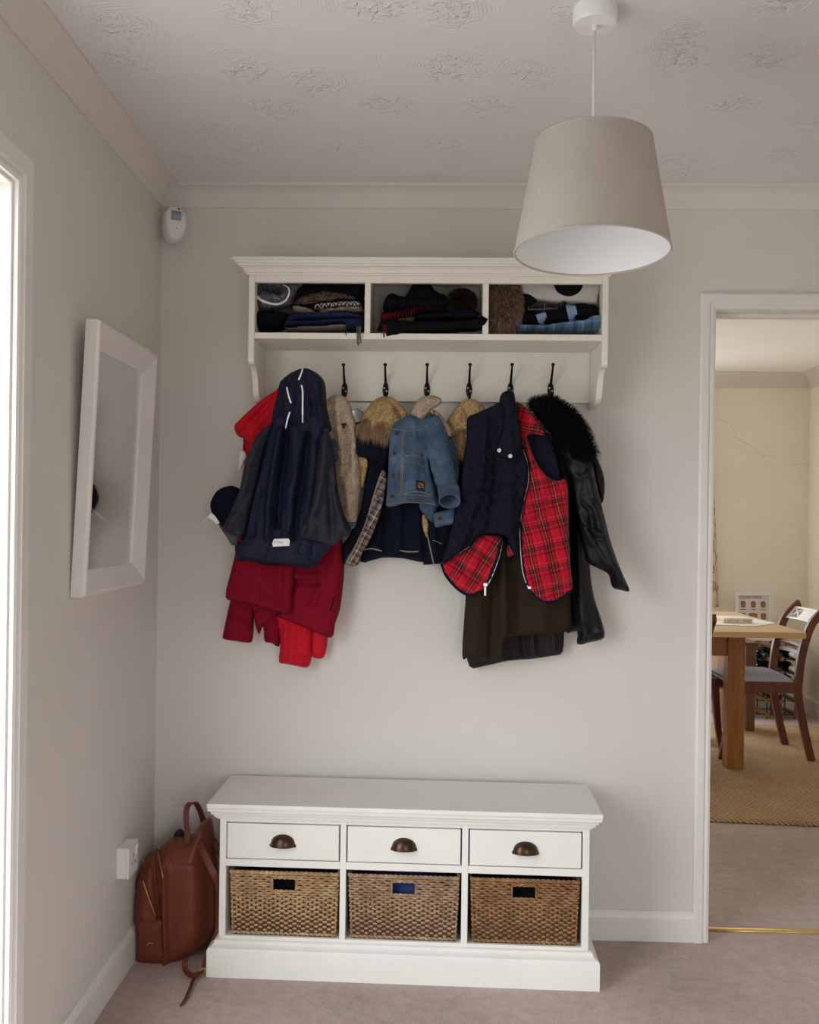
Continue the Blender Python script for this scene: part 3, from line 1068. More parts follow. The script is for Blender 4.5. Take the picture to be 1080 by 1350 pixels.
# ================================================================== SOCKET, SENSOR, THERMOSTAT
sy, sz, sw = 2.712, 0.336, 0.043
so = empty('wall_socket', (LEFT_X, sy, sz - sw), 'white raised power socket on the wall above the skirting', 'socket')
G().box(LEFT_X, LEFT_X + 0.028, sy - sw, sy + sw, sz - sw, sz + sw).obj('back_box', 'white_plastic', so, bevel=0.003)
G().box(LEFT_X + 0.028, LEFT_X + 0.036, sy - sw, sy + sw, sz - sw, sz + sw).obj('face_plate', 'white_plastic', so, bevel=0.002)
for (a, b, w_, h_) in ((-0.002, 0.012, 0.004, 0.009), (-0.012, -0.010, 0.007, 0.004), (0.010, -0.010, 0.007, 0.004)):
    G().box(LEFT_X + 0.0352, LEFT_X + 0.0364, sy + a - w_ / 2, sy + a + w_ / 2, sz + b - h_ / 2, sz + b + h_ / 2).obj('pin_hole', 'dark_hole', so)
G().rings([[Vector((LEFT_X + 0.036, sy + a, sz + b)) for a, b in ((0.022, 0.005), (0.034, 0.005), (0.034, 0.030), (0.022, 0.030))],
           [Vector((LEFT_X + 0.036 + o_, sy + a, sz + b)) for a, b, o_ in ((0.022, 0.005, 0.002), (0.034, 0.005, 0.002), (0.034, 0.030, 0.005), (0.022, 0.030, 0.005))]]).obj('switch', 'white_plastic', so)

# corner motion sensor, set across the corner
sc = at(230, 296, y=2.985)
sen = empty('motion_sensor', (sc.x, sc.y, sc.z - 0.052), 'white motion sensor fixed high in the room corner', 'sensor')
ang = math.radians(28)
ex, ey = Vector((math.cos(ang), math.sin(ang), 0)), Vector((math.sin(ang), -math.cos(ang), 0))
def sring(scale, out):
    pts = []
    for k in range(28):
        a = 2 * math.pi * k / 28
        ca, sa = math.cos(a), math.sin(a)
        x_ = math.copysign(abs(ca) ** 0.7, ca) * 0.034
        z_ = math.copysign(abs(sa) ** 0.75, sa) * 0.052
        x_ *= 1.0 - 0.16 * max(0, -sa)
        pts.append(sc + ex * x_ * scale + ey * out + Vector((0, 0, z_ * scale)))
    return pts
G().rings([sring(1.0, -0.03), sring(1.0, 0.006), sring(0.96, 0.016), sring(0.82, 0.023), sring(0.5, 0.026), sring(0.05, 0.027)]).obj('case', 'white_plastic', sen, True, sharp=50)
def spatch(x0, x1, z0, z1, out, nx=6):
    rings = []
    for i in range(nx + 1):
        x_ = x0 + (x1 - x0) * i / nx
        rings.append([sc + ex * x_ + ey * (out + d_ - 0.10 * x_ * x_ * 30) + Vector((0, 0, z_)) for z_, d_ in ((z0, 0), (z1, 0), (z1, -0.006), (z0, -0.006))])
    return G().rings(rings)
spatch(-0.016, 0.014, 0.006, 0.034, 0.029).obj('lens', 'grey_lens', sen, True)
spatch(0.017, 0.027, 0.008, 0.028, 0.0275).obj('side_window', 'white_plastic', sen, True)
spatch(0.004, 0.011, 0.041, 0.044, 0.0262).obj('indicator', 'dark_hole', sen, True)
spatch(-0.001, 0.002, -0.020, -0.016, 0.0285).obj('screw_hole', 'grey_lens', sen, True)

tc0 = at(470, 549, y=D - 0.02)
th = empty('thermostat', (tc0.x, D, tc0.z - 0.042), 'white thermostat with round dial under the coat rack', 'thermostat')
tx, tz = tc0.x, tc0.z
G().box(tx - 0.043, tx + 0.043, D - 0.024, D, tz - 0.043, tz + 0.043).obj('plate', 'white_plastic', th, bevel=0.003)
def disc(cx_, cz_, y, prof, n=40):
    return G().rings([[Vector((cx_ + r * math.cos(2 * math.pi * k / n), y - h, cz_ + r * math.sin(2 * math.pi * k / n))) for k in range(n)] for r, h in prof])
disc(tx, tz, D - 0.024, [(0.0235, 0.0), (0.0235, 0.002), (0.001, 0.002)]).obj('dial_gap', 'dark_hole', th, True, sharp=35)
disc(tx, tz, D - 0.024, [(0.0215, 0.0), (0.0215, 0.010), (0.020, 0.012), (0.012, 0.0105), (0.001, 0.010)]).obj('dial', 'silver', th, True, sharp=35)
g = G()
for k in range(9):
    a = math.radians(-30 + 30 * k)
    p = Vector((tx + 0.030 * math.cos(a), D - 0.0243, tz + 0.030 * math.sin(a)))
    g.box(p.x - 0.0006, p.x + 0.0006, p.y - 0.0002, p.y, p.z - 0.002, p.z + 0.002)
g.obj('scale_marks', 'print_dark', th)

# ================================================================== COAT RACK
RX0, RX1 = -0.527, 0.520
RF = 2.824
rack = empty('coat_rack', ((RX0 + RX1) / 2, D, 1.645), 'cream wall coat rack with cubby shelf and row of black hooks', 'coat rack')
side = [(0, 2.046), (D - RF, 2.046), (D - RF, 1.765), (0.224, 1.757), (0.217, 1.751), (0.205, 1.749), (0.190, 1.746), (0.172, 1.737), (0.158, 1.722), (0.149, 1.702), (0.142, 1.684), (0.130, 1.668), (0.112, 1.657), (0.090, 1.651), (0.060, 1.648), (0, 1.647)]
for xa_, xb_ in ((RX0, RX0 + 0.018), (RX1 - 0.018, RX1)):
    G().rings([[Vector((x, D - a, b)) for a, b in side] for x in (xa_, xb_)]).obj('side_panel', 'rack_paint', rack, bevel=0.002)
xi0, xi1 = RX0 + 0.018, RX1 - 0.018
G().box(xi0, xi1, RF + 0.001, D - 0.012, 1.825, 1.843).obj('shelf_board', 'rack_paint', rack, bevel=0.0015)
G().box(xi0, xi1, RF + 0.018, D - 0.012, 2.030, 2.046).obj('top_board', 'rack_paint', rack, bevel=0.0015)
G().box(xi0, xi1, RF + 0.001, RF + 0.018, 1.990, 2.046).obj('front_rail', 'rack_paint', rack, bevel=0.0015)
for xd in (-0.187, 0.157):
    G().box(xd, xd + 0.017, RF + 0.002, RF + 0.0185, 1.843, 1.990).obj('divider_front', 'rack_paint', rack, bevel=0.0015)
    G().box(xd, xd + 0.017, RF + 0.0185, D - 0.013, 1.843, 2.030).obj('divider', 'rack_paint', rack, bevel=0.0015)
G().box(xi0, xi1, D - 0.012, D, 1.843, 2.000).obj('back_board', 'rack_paint', rack, bevel=0.001)
G().box(xi0, xi1, D - 0.012, D, 2.0015, 2.046).obj('back_board', 'rack_paint', rack, bevel=0.001)
G().box(xi0, xi1, D - 0.020, D, 1.669, 1.842).obj('hook_rail', 'rack_paint', rack, bevel=0.002)
# crown: stepped moulding mitred round three sides
crown = [(0.0, 2.010), (0.005, 2.010), (0.006, 2.015), (0.011, 2.0155), (0.012, 2.021), (0.016, 2.027), (0.022, 2.031), (0.028, 2.0315), (0.029, 2.037), (0.035, 2.0375), (0.037, 2.044), (0.041, 2.0445), (0.041, 2.053), (0.0, 2.053)]
def crown_ring(cx_, cy_, sx_, sy_):
    return [Vector((cx_ + sx_ * a, cy_ - sy_ * a, h)) for a, h in crown]
g = G().rings([crown_ring(RX0, D, -1, 0), crown_ring(RX0, RF, -1, 1), crown_ring(RX1, RF, 1, 1), crown_ring(RX1, D, 1, 0)])
g.box(RX0, RX1, RF, D, 2.046, 2.053)
g.obj('crown_moulding', 'rack_paint', rack, True, sharp=25)

HOOKS = [(u, 0) for u in (405, 454.5, 508.5, 563, 618.5, 673, 726)]
for i, (u, _) in enumerate(HOOKS):
    b = at(u, 514 if i else 523, y=D - 0.022)
    hx, hz = b.x, b.z
    g = G()
    prof = []
    n = 18
    for sc_, o_ in ((1.0, 0.0), (1.0, 0.004), (0.8, 0.007), (0.05, 0.008)):
        prof.append([Vector((hx + 0.0095 * sc_ * math.cos(2 * math.pi * k / n), D - 0.020 - o_, hz + 0.024 * sc_ * math.sin(2 * math.pi * k / n))) for k in range(n)])
    g.rings(prof)
    lean = -0.010 if i < 2 else (-0.003 if i == 2 else (0.0 if i == 3 else (0.002 if i == 4 else 0.008)))
    up_ = catmull([(hx, D - 0.024, hz + 0.012), (hx, D - 0.040, hz + 0.030), (hx, D - 0.062, hz + 0.050), (hx, D - 0.075, hz + 0.070)], 5)
    g.tube(up_, [0.0045 - 0.0016 * k / (len(up_) - 1) for k in range(len(up_))], 8)
    g.sphere(up_[-1], 0.0058, 1, 1, 1, 10, 6)
    lo_ = catmull([(hx, D - 0.024, hz - 0.012), (hx, D - 0.036, hz - 0.030), (hx, D - 0.055, hz - 0.032), (hx, D - 0.062, hz - 0.016)], 5)
    g.tube(lo_, 0.0042, 8)
    g.sphere(lo_[-1], 0.0062, 1, 1, 1, 10, 6)
    hk = g.obj('hook', 'dark_iron', rack, True, sharp=50)
    for dx_, dz_ in ((-0.0042, 0.005), (0.0042, -0.005)):
        disc(hx + dx_, hz + dz_, D - 0.0262, [(0.0032, 0.0), (0.0030, 0.0022), (0.0005, 0.003)], 10).obj('screw', 'screw_steel', hk, True)

# ================================================================== STORAGE BENCH (own frame: x along the front, y into the room's depth)
BR = math.radians(-1.25)
BO = Vector((-0.606, 2.729, 0))
bench = empty('storage_bench', BO, 'white storage bench with three drawers over basket openings', 'bench', rz=BR)
def bp(name, g, material='bench_paint', parent=bench, **k):
    return g.obj(name, material, parent, local=True, **k)
BL = 1.103
c0, c1 = 0.029, 1.074           # carcass
cf = 0.022                      # carcass front
cb = 0.285
def around(prof, x0, x1, y0, y1):
    """(out, height) profile mitred round left side, front and right side"""
    def r(cx_, cy_, sx_, sy_):
        return [Vector((cx_ + sx_ * a, cy_ - sy_ * a, h)) for a, h in prof]
    return G().rings([r(x0, y1, -1, 0), r(x0, y0, -1, 1), r(x1, y0, 1, 1), r(x1, y1, 1, 0)])
# plinth with ogee top
pl = [(0.0, 0.0), (0.029, 0.0), (0.029, 0.074), (0.026, 0.081), (0.017, 0.085), (0.012, 0.091), (0.011, 0.098), (0.006, 0.101), (0.0, 0.102)]
bp('plinth', around(pl, c0, c1, cf + 0.007, cb), smooth=True, sharp=28)
bp('bottom_board', G().box(c0, c1, cf + 0.002, cb, 0.085, 0.110), bevel=0.0015)
for xa_, xb_ in ((c0, c0 + 0.019), (c1 - 0.019, c1)):
    bp('side_panel', G().box(xa_, xb_, cf, cb, 0.102, 0.452), bevel=0.0015)
D1 = [(0.048, 0.373), (0.392, 0.717), (0.737, 1.054)]
for xa_, xb_ in ((0.374, 0.391), (0.718, 0.736)):
    bp('divider', G().box(xa_, xb_, cf, cb, 0.110, 0.452), bevel=0.0015)
for (xa_, xb_) in ((c0 + 0.019, 0.374), (0.391, 0.718), (0.736, c1 - 0.019)):
    bp('cross_rail', G().box(xa_, xb_, cf + 0.0005, cb, 0.308, 0.329), bevel=0.0015)
    bp('top_rail', G().box(xa_, xb_, cf + 0.0005, cb, 0.434, 0.452), bevel=0.0015)
bp('back_panel', G().box(c0, c1, cb - 0.008, cb, 0.110, 0.452))
tp = [(0.0, 0.444), (0.006, 0.444), (0.007, 0.450), (0.013, 0.4505), (0.0135, 0.456), (0.016, 0.460), (0.021, 0.4605), (0.022, 0.467), (0.024, 0.470), (0.0285, 0.4705), (0.0295, 0.479), (0.0, 0.479)]
bp('top_moulding', around(tp, c0, c1, cf, cb + 0.01), smooth=True, sharp=25)
bp('bench_top', G().box(c0 - 0.032, c1 + 0.032, cf - 0.032, 0.300, 0.479, 0.493), bevel=0.003)
for (xa_, xb_) in D1:
    dr = bp('drawer', G().box(xa_ + 0.003, xb_ - 0.003, cf - 0.001, cf + 0.20, 0.332, 0.431), bevel=0.0015)
    cx_, cz_ = (xa_ + xb_) / 2, 0.384
    g = G()
    # cup pull: quarter dome open below, with a rolled lip and end tabs
    a_, b_, h_ = 0.033, 0.024, 0.030
    rings = []
    for i in range(13):
        al = math.pi * (0.02 + 0.96 * i / 12)
        prf = []
        for j in range(9):
            be = math.pi / 2 * j / 8
            ca_ = math.cos(al)
            sa_ = math.sin(al) ** 0.75
            prf.append(Vector((cx_ - a_ * ca_, cf - 0.001 - b_ * sa_ * math.sin(be) ** 0.8, cz_ - 0.012 + h_ * sa_ * math.cos(be))))
        rings.append(prf)
    n_ = len(g.v)
    outer = [p for r in rings for p in r]
    inner = [Vector(((p.x - cx_) * 0.9 + cx_, (p.y - cf) * 0.88 + cf - 0.001, (p.z - cz_ + 0.012) * 0.9 + cz_ - 0.012)) for p in outer]
    fcs = []
    for i in range(12):
        for j in range(8):
            q = i * 9 + j
            fcs.append((q, q + 9, q + 10, q + 1))
            fcs.append((q + 117 + 1, q + 117 + 10, q + 117 + 9, q + 117))
    for i in range(12):
        q = i * 9
        fcs.append((q, q + 117, q + 117 + 9, q + 9))
    for i in range(12):
        q = i * 9 + 8
        fcs.append((q + 9, q + 117 + 9, q + 117, q))
    g.add(outer + inner, fcs)
    lip = [Vector((cx_ - a_ * math.cos(math.pi * k / 20), cf - 0.001 - b_ * math.sin(math.pi * k / 20) ** 0.75, cz_ - 0.012)) for k in range(21)]
    g.tube(lip, 0.0016, 6)
    for s_ in (-1, 1):
        g.sphere((cx_ + s_ * 0.034, cf - 0.002, cz_ - 0.012), 0.0045, 0.8, 0.5, 1.2, 10, 6)
    rim = [Vector((cx_ - a_ * math.cos(math.pi * k / 20), cf - 0.002, cz_ - 0.012 + h_ * math.sin(math.pi * k / 20) ** 0.75)) for k in range(21)]
    g.tube(rim, 0.0016, 6)
    g.obj('handle', 'bronze', dr, True, local=True, sharp=60)

# ---- woven baskets
def weave_wall(x0, x1, z0, z1, depth_of, rows, stakes, amp, r, hole=None):
    """horizontal strands woven round upright stakes, as real strands"""
    g = G()
    dz = (z1 - z0) / rows
    def strand(xa_, xb_, z, ph):
        L = xb_ - xa_
        n = max(4, int(L / (x1 - x0) * stakes * 3))
        path = []
        for k in range(n + 1):
            x = xa_ + L * k / n
            s_ = math.sin(math.pi * (x - x0) / (x1 - x0) * stakes + ph)
            path.append(depth_of(x, z + 0.0006 * math.sin(x * 90 + z * 400), amp * s_))
        rings = []
        for i, p in enumerate(path):
            tg = (path[min(i + 1, n)] - path[max(i - 1, 0)]).normalized()
            up_ = Vector((0, 0, 1))
            b = tg.cross(up_).normalized()
            rings.append([p + up_ * dz * 0.50 * math.cos(a) + b * r * math.sin(a) for a in [2 * math.pi * q / 5 for q in range(5)]])
        g.rings(rings)
    for j in range(rows):
        z = z0 + (j + 0.5) * dz
        ph = math.pi * (j % 2)
        if hole and hole[2] < z < hole[3]:
            strand(x0, hole[0], z, ph)
            strand(hole[1], x1, z, ph)
        else:
            strand(x0, x1, z, ph)
    return g
BASK = [(0.060, 0.368, 'seagrass_a', 'honey woven seagrass basket in bench opening beside the backpack'),
        (0.400, 0.710, 'seagrass_b', 'greyish woven seagrass basket with blue cloth showing in the hand hole'),
        (0.745, 1.047, 'seagrass_c', 'dark brown woven seagrass basket in bench opening nearest the dining doorway')]
RB3 = Matrix.Rotation(BR, 3, 'Z')
for i, (xa_, xb_, mt, lab) in enumerate(BASK):
    zb_, zt_ = 0.1105, 0.290
    yf, yb = 0.030, 0.262
    org = BO + RB3 @ Vector(((xa_ + xb_) / 2, (yf + yb) / 2, zb_))
    bk = empty('woven_basket', org, lab, 'basket', 'baskets in the storage bench', BR)
    w2, d2, hh = (xb_ - xa_) / 2, (yb - yf) / 2, zt_ - zb_
    flare = 0.008
    def fl(z):
        return (z / hh - 1) * flare
    hx = (-0.034 if i == 0 else (-0.034 if i == 1 else -0.036))
    hole = (hx, hx + 0.068, hh - 0.052, hh - 0.014)
    rows, st = 24, 24
    front = weave_wall(-w2, w2, 0.004, hh - 0.006, lambda x, z, a: Vector((x * (1 + fl(z) / w2), -d2 - fl(z) - a, z)), rows, st, 0.0034, 0.0026, hole)
    front.obj('woven_front', mt, bk, True, local=True)
    weave_wall(-w2, w2, 0.004, hh - 0.006, lambda x, z, a: Vector((x * (1 + fl(z) / w2), d2 + fl(z) + a, z)), rows, 20, 0.0022, 0.0026).obj('woven_back', mt, bk, True, local=True)
    for s_ in (-1, 1):
        weave_wall(-d2, d2, 0.004, hh - 0.006, lambda x, z, a: Vector((s_ * (w2 + fl(z) + a), x, z)), rows, 18, 0.0022, 0.0026).obj('woven_side', mt, bk, True, local=True)
    # thin inner skin behind the strands, bottom; dark colour paints shade in the gaps
    g = G()
    k_ = 0.004
    g.box(-w2 + 0.007, hole[0] - 0.004, -d2 + k_, -d2 + k_ + 0.004, 0, hh - 0.01)
    g.box(hole[1] + 0.004, w2 - 0.007, -d2 + k_, -d2 + k_ + 0.004, 0, hh - 0.01)
    g.box(hole[0] - 0.004, hole[1] + 0.004, -d2 + k_, -d2 + k_ + 0.004, 0, hole[2] - 0.004)
    g.box(-w2 + 0.007, w2 - 0.007, d2 - k_ - 0.004, d2 - k_, 0, hh - 0.01)
    g.box(-w2 + 0.007, w2 - 0.007, -d2 + k_, d2 - k_, 0, 0.005)
    g.obj('shade_liner', 'weave_shade', bk, local=True)
    # twisted rims: top edge and hole edge
    def twist(path, r, closed):
        g = G()
        P_ = [Vector(p) for p in path]
        res = []
        for a, b in zip(P_[:-1], P_[1:]):
            n = max(2, int((b - a).length / 0.004))
            res += [a.lerp(b, k / n) for k in range(n)]
        res.append(P_[-1])
        for ph in (0, math.pi):
            pth = []
            for k, p in enumerate(res):
                w_ = k * 0.9 + ph
                pth.append(p + Vector((0.25 * math.cos(w_), math.cos(w_), math.sin(w_))) * r * 0.55)
            g.tube(pth, r, 5)
        return g
    top = [(-w2, -d2, hh), (w2, -d2, hh), (w2, d2, hh), (-w2, d2, hh), (-w2, -d2, hh)]
    twist(top, 0.0042, True).obj('rim', mt, bk, True, local=True)
    hr = [(hole[0], -d2 + fl(hole[3]) * -1, hole[3]), (hole[0], -d2 - fl(hole[2]), hole[2]), (hole[1], -d2 - fl(hole[2]), hole[2]), (hole[1], -d2 - fl(hole[3]), hole[3]), (hole[0], -d2 - fl(hole[3]), hole[3])]
    twist(hr, 0.0030, True).obj('hand_hole_edge', mt, bk, True, local=True)
    bt = [(-w2 + flare, -d2 + flare, 0.006), (w2 - flare, -d2 + flare, 0.006)]
    twist(bt, 0.0045, False).obj('base_edge', mt, bk, True, local=True)
    # folded cloth inside
    mats_ = ['black_cloth', 'basket_blue', 'black_cloth']
    labs_ = ['crumpled black cloth inside the honey seagrass basket', 'crumpled blue cloth inside the greyish seagrass basket', 'crumpled black cloth inside the dark brown seagrass basket']
    g = G()
    n, m = 28, 16
    rings = []
    rs = random.Random(i)
    for a in range(m + 1):
        th_ = math.pi * a / m
        rg = []
        for b in range(n):
            ph = 2 * math.pi * b / n
            sx_ = math.copysign(abs(math.sin(th_) * math.cos(ph)) ** 0.55, math.cos(ph))
            sy_ = math.copysign(abs(math.sin(th_) * math.sin(ph)) ** 0.55, math.sin(ph))
            sz_ = math.copysign(abs(math.cos(th_)) ** 0.6, -math.cos(th_))
            q = Vector((sx_ * (w2 - 0.022), sy_ * (d2 - 0.024), sz_ * 0.078))
            k_ = 1 + 0.10 * nz(q.x * 22 + i * 5, q.y * 22, q.z * 22)
            q = Vector((q.x * min(k_, 1.03), q.y * min(k_, 1.03), q.z * k_))
            rg.append(org + RB3 @ (q + Vector((0, 0, 0.090))))
        rings.append(rg)
    o = G().rings(rings).obj('folded_cloth', mats_[i], None, True)
    reg(o, labs_[i], 'cloth')
# ================================================================== THE COATS (outlines measured on enlarged crops of the photograph)
Z1 = Z((240, 470), 3.2148)
Z2 = Z((430, 470), 4.32)
Z3 = Z((570, 480), 3.2927)
def garment(name, u, v, w, label, cat, group='coats hanging on the rack'):
    p = at(u, v, y=D - w)
    return empty(name, p, label, cat, group)

# ---- bright red raincoat, at the back of the left-hand bundle
rr = garment('raincoat', 405, 878, 0.05, 'bright red raincoat hanging behind the navy hooded raincoat', 'coat')
p = Panel(Z1([(430, 120), (395, 145), (340, 182), (290, 225), (245, 268), (222, 295), (235, 335), (268, 350), (297, 374), (340, 372), (420, 330), (450, 200)]), 0.085, 0.055, 0.03, 0.006,
          folds=[(0.008, 0.010, Z1([(370, 170), (300, 240), (240, 300)])), (-0.007, 0.008, Z1([(390, 190), (320, 260), (255, 330)])), (0.007, 0.010, Z1([(380, 240), (330, 300), (290, 360)]))], crease=(0.006, 16, 14), seed=2)
p.obj('hood', 'bright_red_shell', rr)
p = Panel(Z1([(290, 330), (260, 370), (262, 420), (280, 600), (330, 900), (400, 1090), (640, 1090), (640, 600), (560, 330)]), 0.012, 0.030, 0.02, 0.02)
p.obj('body', 'bright_red_shell', rr)
p = Panel(Z1([(380, 1020), (400, 1120), (410, 1165), (416, 1225), (411, 1292), (440, 1302), (490, 1312), (530, 1318), (548, 1288), (552, 1200), (540, 1050)]), 0.030, 0.050, 0.03, 0.006,
          folds=[(0.006, 0.012, Z1([(450, 1130), (440, 1300)])), (-0.005, 0.010, Z1([(500, 1140), (490, 1310)])), (0.006, 0.006, Z1([(412, 1262), (470, 1280), (545, 1280)]))], crease=(0.004, 14, 18), seed=4)
p.obj('sleeve', 'bright_red_shell', rr)
p = Panel(Z1([(540, 1060), (545, 1150), (545, 1240), (552, 1272), (600, 1276), (618, 1200), (622, 1060)]), 0.022, 0.040, 0.02, 0.006, wrinkle=(0.004, 14, 20), seed=5)
p.obj('hem', 'bright_red_shell', rr)
p = Panel(Z1([(245, 400), (262, 398), (275, 420), (262, 455), (240, 490), (238, 450)]), 0.040, 0.010, 0.004, 0.005)
p.obj('reflective_strip', 'cord_reflect', rr)

# ---- crimson wool coat
cc = garment('wool_coat', 370, 848, 0.08, 'crimson wool coat showing below the navy hooded raincoat', 'coat')
p = Panel(Z1([(260, 560), (235, 760), (222, 850), (205, 920), (185, 1020), (232, 1036), (300, 1052), (380, 1076), (458, 1090), (470, 1040), (476, 960), (480, 860), (500, 560)]), 0.102, 0.040, 0.018, 0.008,
          folds=[(0.010, 0.030, Z1([(330, 860), (310, 1040)])), (-0.006, 0.02, Z1([(410, 880), (420, 1080)])), (0.008, 0.02, Z1([(460, 900), (455, 1085)]))], crease=(0.003, 8, 5), seed=1)
p.obj('front_panel', 'crimson_wool', cc)
pr_ = Panel(Z1([(440, 560), (450, 900), (430, 1060), (400, 1098), (480, 1132), (560, 1165), (634, 1192), (650, 1130), (670, 1070), (683, 970), (688, 900), (682, 800), (672, 700), (640, 560)]), 0.066, 0.045, 0.02, 0.008,
          folds=[(0.012, 0.014, Z1([(590, 880), (600, 950), (560, 1040)])), (-0.010, 0.012, Z1([(470, 955), (590, 955)])), (0.008, 0.012, Z1([(480, 930), (585, 930)])), (0.008, 0.03, Z1([(650, 830), (640, 1100)]))], crease=(0.003, 8, 5), seed=3)
pr_.obj('back_panel', 'crimson_wool', cc)
G().tube(pr_.line(Z1([(645, 1020), (628, 1080)]), 0.0005, 6), 0.0022, 6).obj('pocket_slit', 'navy_wool', cc, True)
button(pr_, *Z1([(607, 1172)])[0], 0.0055, 'button', 'dark_iron', cc)
p = Panel(Z1([(215, 1000), (205, 1035), (190, 1100), (178, 1160), (175, 1196), (230, 1206), (285, 1213), (300, 1195), (305, 1120), (300, 1020)]), 0.044, 0.050, 0.028, 0.007,
          folds=[(-0.006, 0.010, Z1([(190, 1110), (240, 1080), (290, 1100)])), (0.006, 0.012, Z1([(185, 1140), (240, 1120), (300, 1150)])), (0.006, 0.018, Z1([(235, 1050), (225, 1200)]))], crease=(0.005, 9, 13), seed=6)
p.obj('sleeve', 'crimson_wool', cc)
p = Panel(Z1([(285, 1030), (298, 1070), (312, 1140), (328, 1177), (345, 1140), (400, 1098), (430, 1060), (380, 1020)]), 0.056, 0.035, 0.018, 0.007, folds=[(0.006, 0.012, Z1([(330, 1170), (390, 1095)]))], seed=7)
p.obj('hem_fold', 'crimson_wool', cc)
p = Panel(Z1([(320, 1060), (345, 1150), (350, 1206), (380, 1214), (412, 1228), (416, 1160), (408, 1060)]), 0.046, 0.030, 0.015, 0.007, folds=[(0.006, 0.010, Z1([(385, 1100), (380, 1210)]))], seed=8)
p.obj('hem_fold', 'crimson_wool', cc)

# ---- navy cap hung by its strap beside the bundle
cp = garment('baseball_cap', 290, 715, 0.10, 'dark navy peaked cap with white tag hanging beside the raincoat sleeve', 'cap')
p = Panel(Z1([(120, 640), (126, 605), (150, 568), (190, 550), (225, 551), (262, 580), (275, 650), (262, 720), (220, 735), (170, 715), (140, 690)]), 0.070, 0.095, 0.05, 0.007,
          folds=[(-0.003, 0.004, Z1([(200, 552), (185, 630), (165, 705)])), (-0.003, 0.004, Z1([(245, 565), (240, 650)]))], seed=3)
cpp = p
p.obj('crown', 'navy_wool', cp)
p = Panel(Z1([(140, 690), (170, 715), (240, 735), (255, 780), (225, 800), (210, 797), (185, 760)]), 0.115, 0.010, 0.006, 0.006, seed=2)
p.obj('peak', 'cap_grey', cp)
tg = [at(u, v, y=D - 0.172) for u, v in Z1([(108, 682), (125, 662), (140, 676), (160, 705), (148, 712), (125, 690)])]
G().rings([[q for q in tg], [q + Vector((0, 0.0008, 0)) for q in tg]]).obj('care_tag', 'label_white', cp)
tg = [at(u, v, y=D - 0.150) for u, v in Z1([(60, 708), (95, 682), (101, 692), (66, 718)])]
G().rings([[q for q in tg], [q + Vector((0, 0.0008, 0)) for q in tg]]).obj('size_tag', 'clear_tag', cp)
G().tube([at(u, v, y=D - 0.158) for u, v in Z1([(98, 687), (110, 676), (122, 668)])], 0.0006, 5).obj('tag_loop', 'cord_reflect', cp)
g = G()
for k in range(5):
    a = at(*Z1([(66 + k * 7, 708 - k * 5)])[0], y=D - 0.151)
    g.tube([a + Vector((-0.002, 0, -0.002)), a + Vector((0, 0, 0.002)), a + Vector((0.002, 0, -0.001))], 0.0005, 4)
g.obj('tag_print', 'print_dark', cp)

# ---- navy hooded raincoat
nr = garment('hooded_raincoat', 400, 748, 0.16, 'navy hooded raincoat with charcoal sleeves and white reflective piping', 'coat')
body = Panel(Z1([(410, 230), (375, 300), (345, 420), (320, 530), (292, 640), (262, 770), (226, 796), (232, 858), (265, 866), (300, 870), (360, 884), (440, 886), (520, 900), (568, 890), (596, 850), (640, 796), (655, 700), (660, 560), (640, 420), (615, 290), (560, 220)]), 0.165, 0.055, 0.03, 0.0065,
             folds=[(0.016, 0.011, Z1([(425, 320), (402, 450), (380, 600), (372, 760)])), (-0.020, 0.008, Z1([(447, 310), (438, 440), (420, 560), (412, 720)])), (0.012, 0.022, Z1([(490, 320), (482, 500), (465, 720)])),
                    (-0.018, 0.008, Z1([(538, 330), (528, 450), (500, 600), (480, 770)])), (0.012, 0.018, Z1([(570, 380), (560, 520), (535, 680)])), (0.010, 0.012, Z1([(360, 330), (330, 480), (310, 640), (285, 780)])), (-0.010, 0.010, Z1([(335, 560), (300, 760)])),
                    (0.006, 0.008, Z1([(245, 838), (300, 850), (440, 868), (560, 872)]))], crease=(0.007, 11, 3.2), seed=11)
body.obj('body', 'navy_shell', nr)
lslv = Panel(Z1([(375, 285), (330, 320), (302, 362), (282, 420), (262, 472), (246, 560), (224, 612), (195, 680), (175, 722), (186, 750), (230, 764), (266, 772), (292, 650), (322, 520), (350, 400), (385, 310)]), 0.170, 0.065, 0.032, 0.0065,
             folds=[(0.010, 0.014, Z1([(330, 340), (285, 470), (255, 600), (215, 720)])), (-0.008, 0.010, Z1([(300, 560), (270, 620), (225, 660)])), (0.006, 0.010, Z1([(290, 610), (250, 680)]))], crease=(0.006, 12, 8), seed=12)
lslv.obj('sleeve', 'charcoal_shell', nr)
rslv = Panel(Z1([(600, 300), (575, 420), (560, 540), (535, 660), (492, 765), (560, 785), (640, 802), (680, 770), (718, 742), (692, 680), (668, 610), (655, 500), (645, 400), (628, 330)]), 0.190, 0.060, 0.03, 0.0065,
             folds=[(0.012, 0.016, Z1([(610, 340), (600, 500), (570, 640), (540, 760)])), (-0.012, 0.012, Z1([(628, 480), (635, 600), (640, 780)])), (0.010, 0.012, Z1([(645, 560), (670, 660), (700, 730)])), (-0.006, 0.008, Z1([(600, 640), (560, 700), (520, 750)]))], crease=(0.006, 12, 7), seed=13)
rslv.obj('sleeve', 'charcoal_shell', nr)
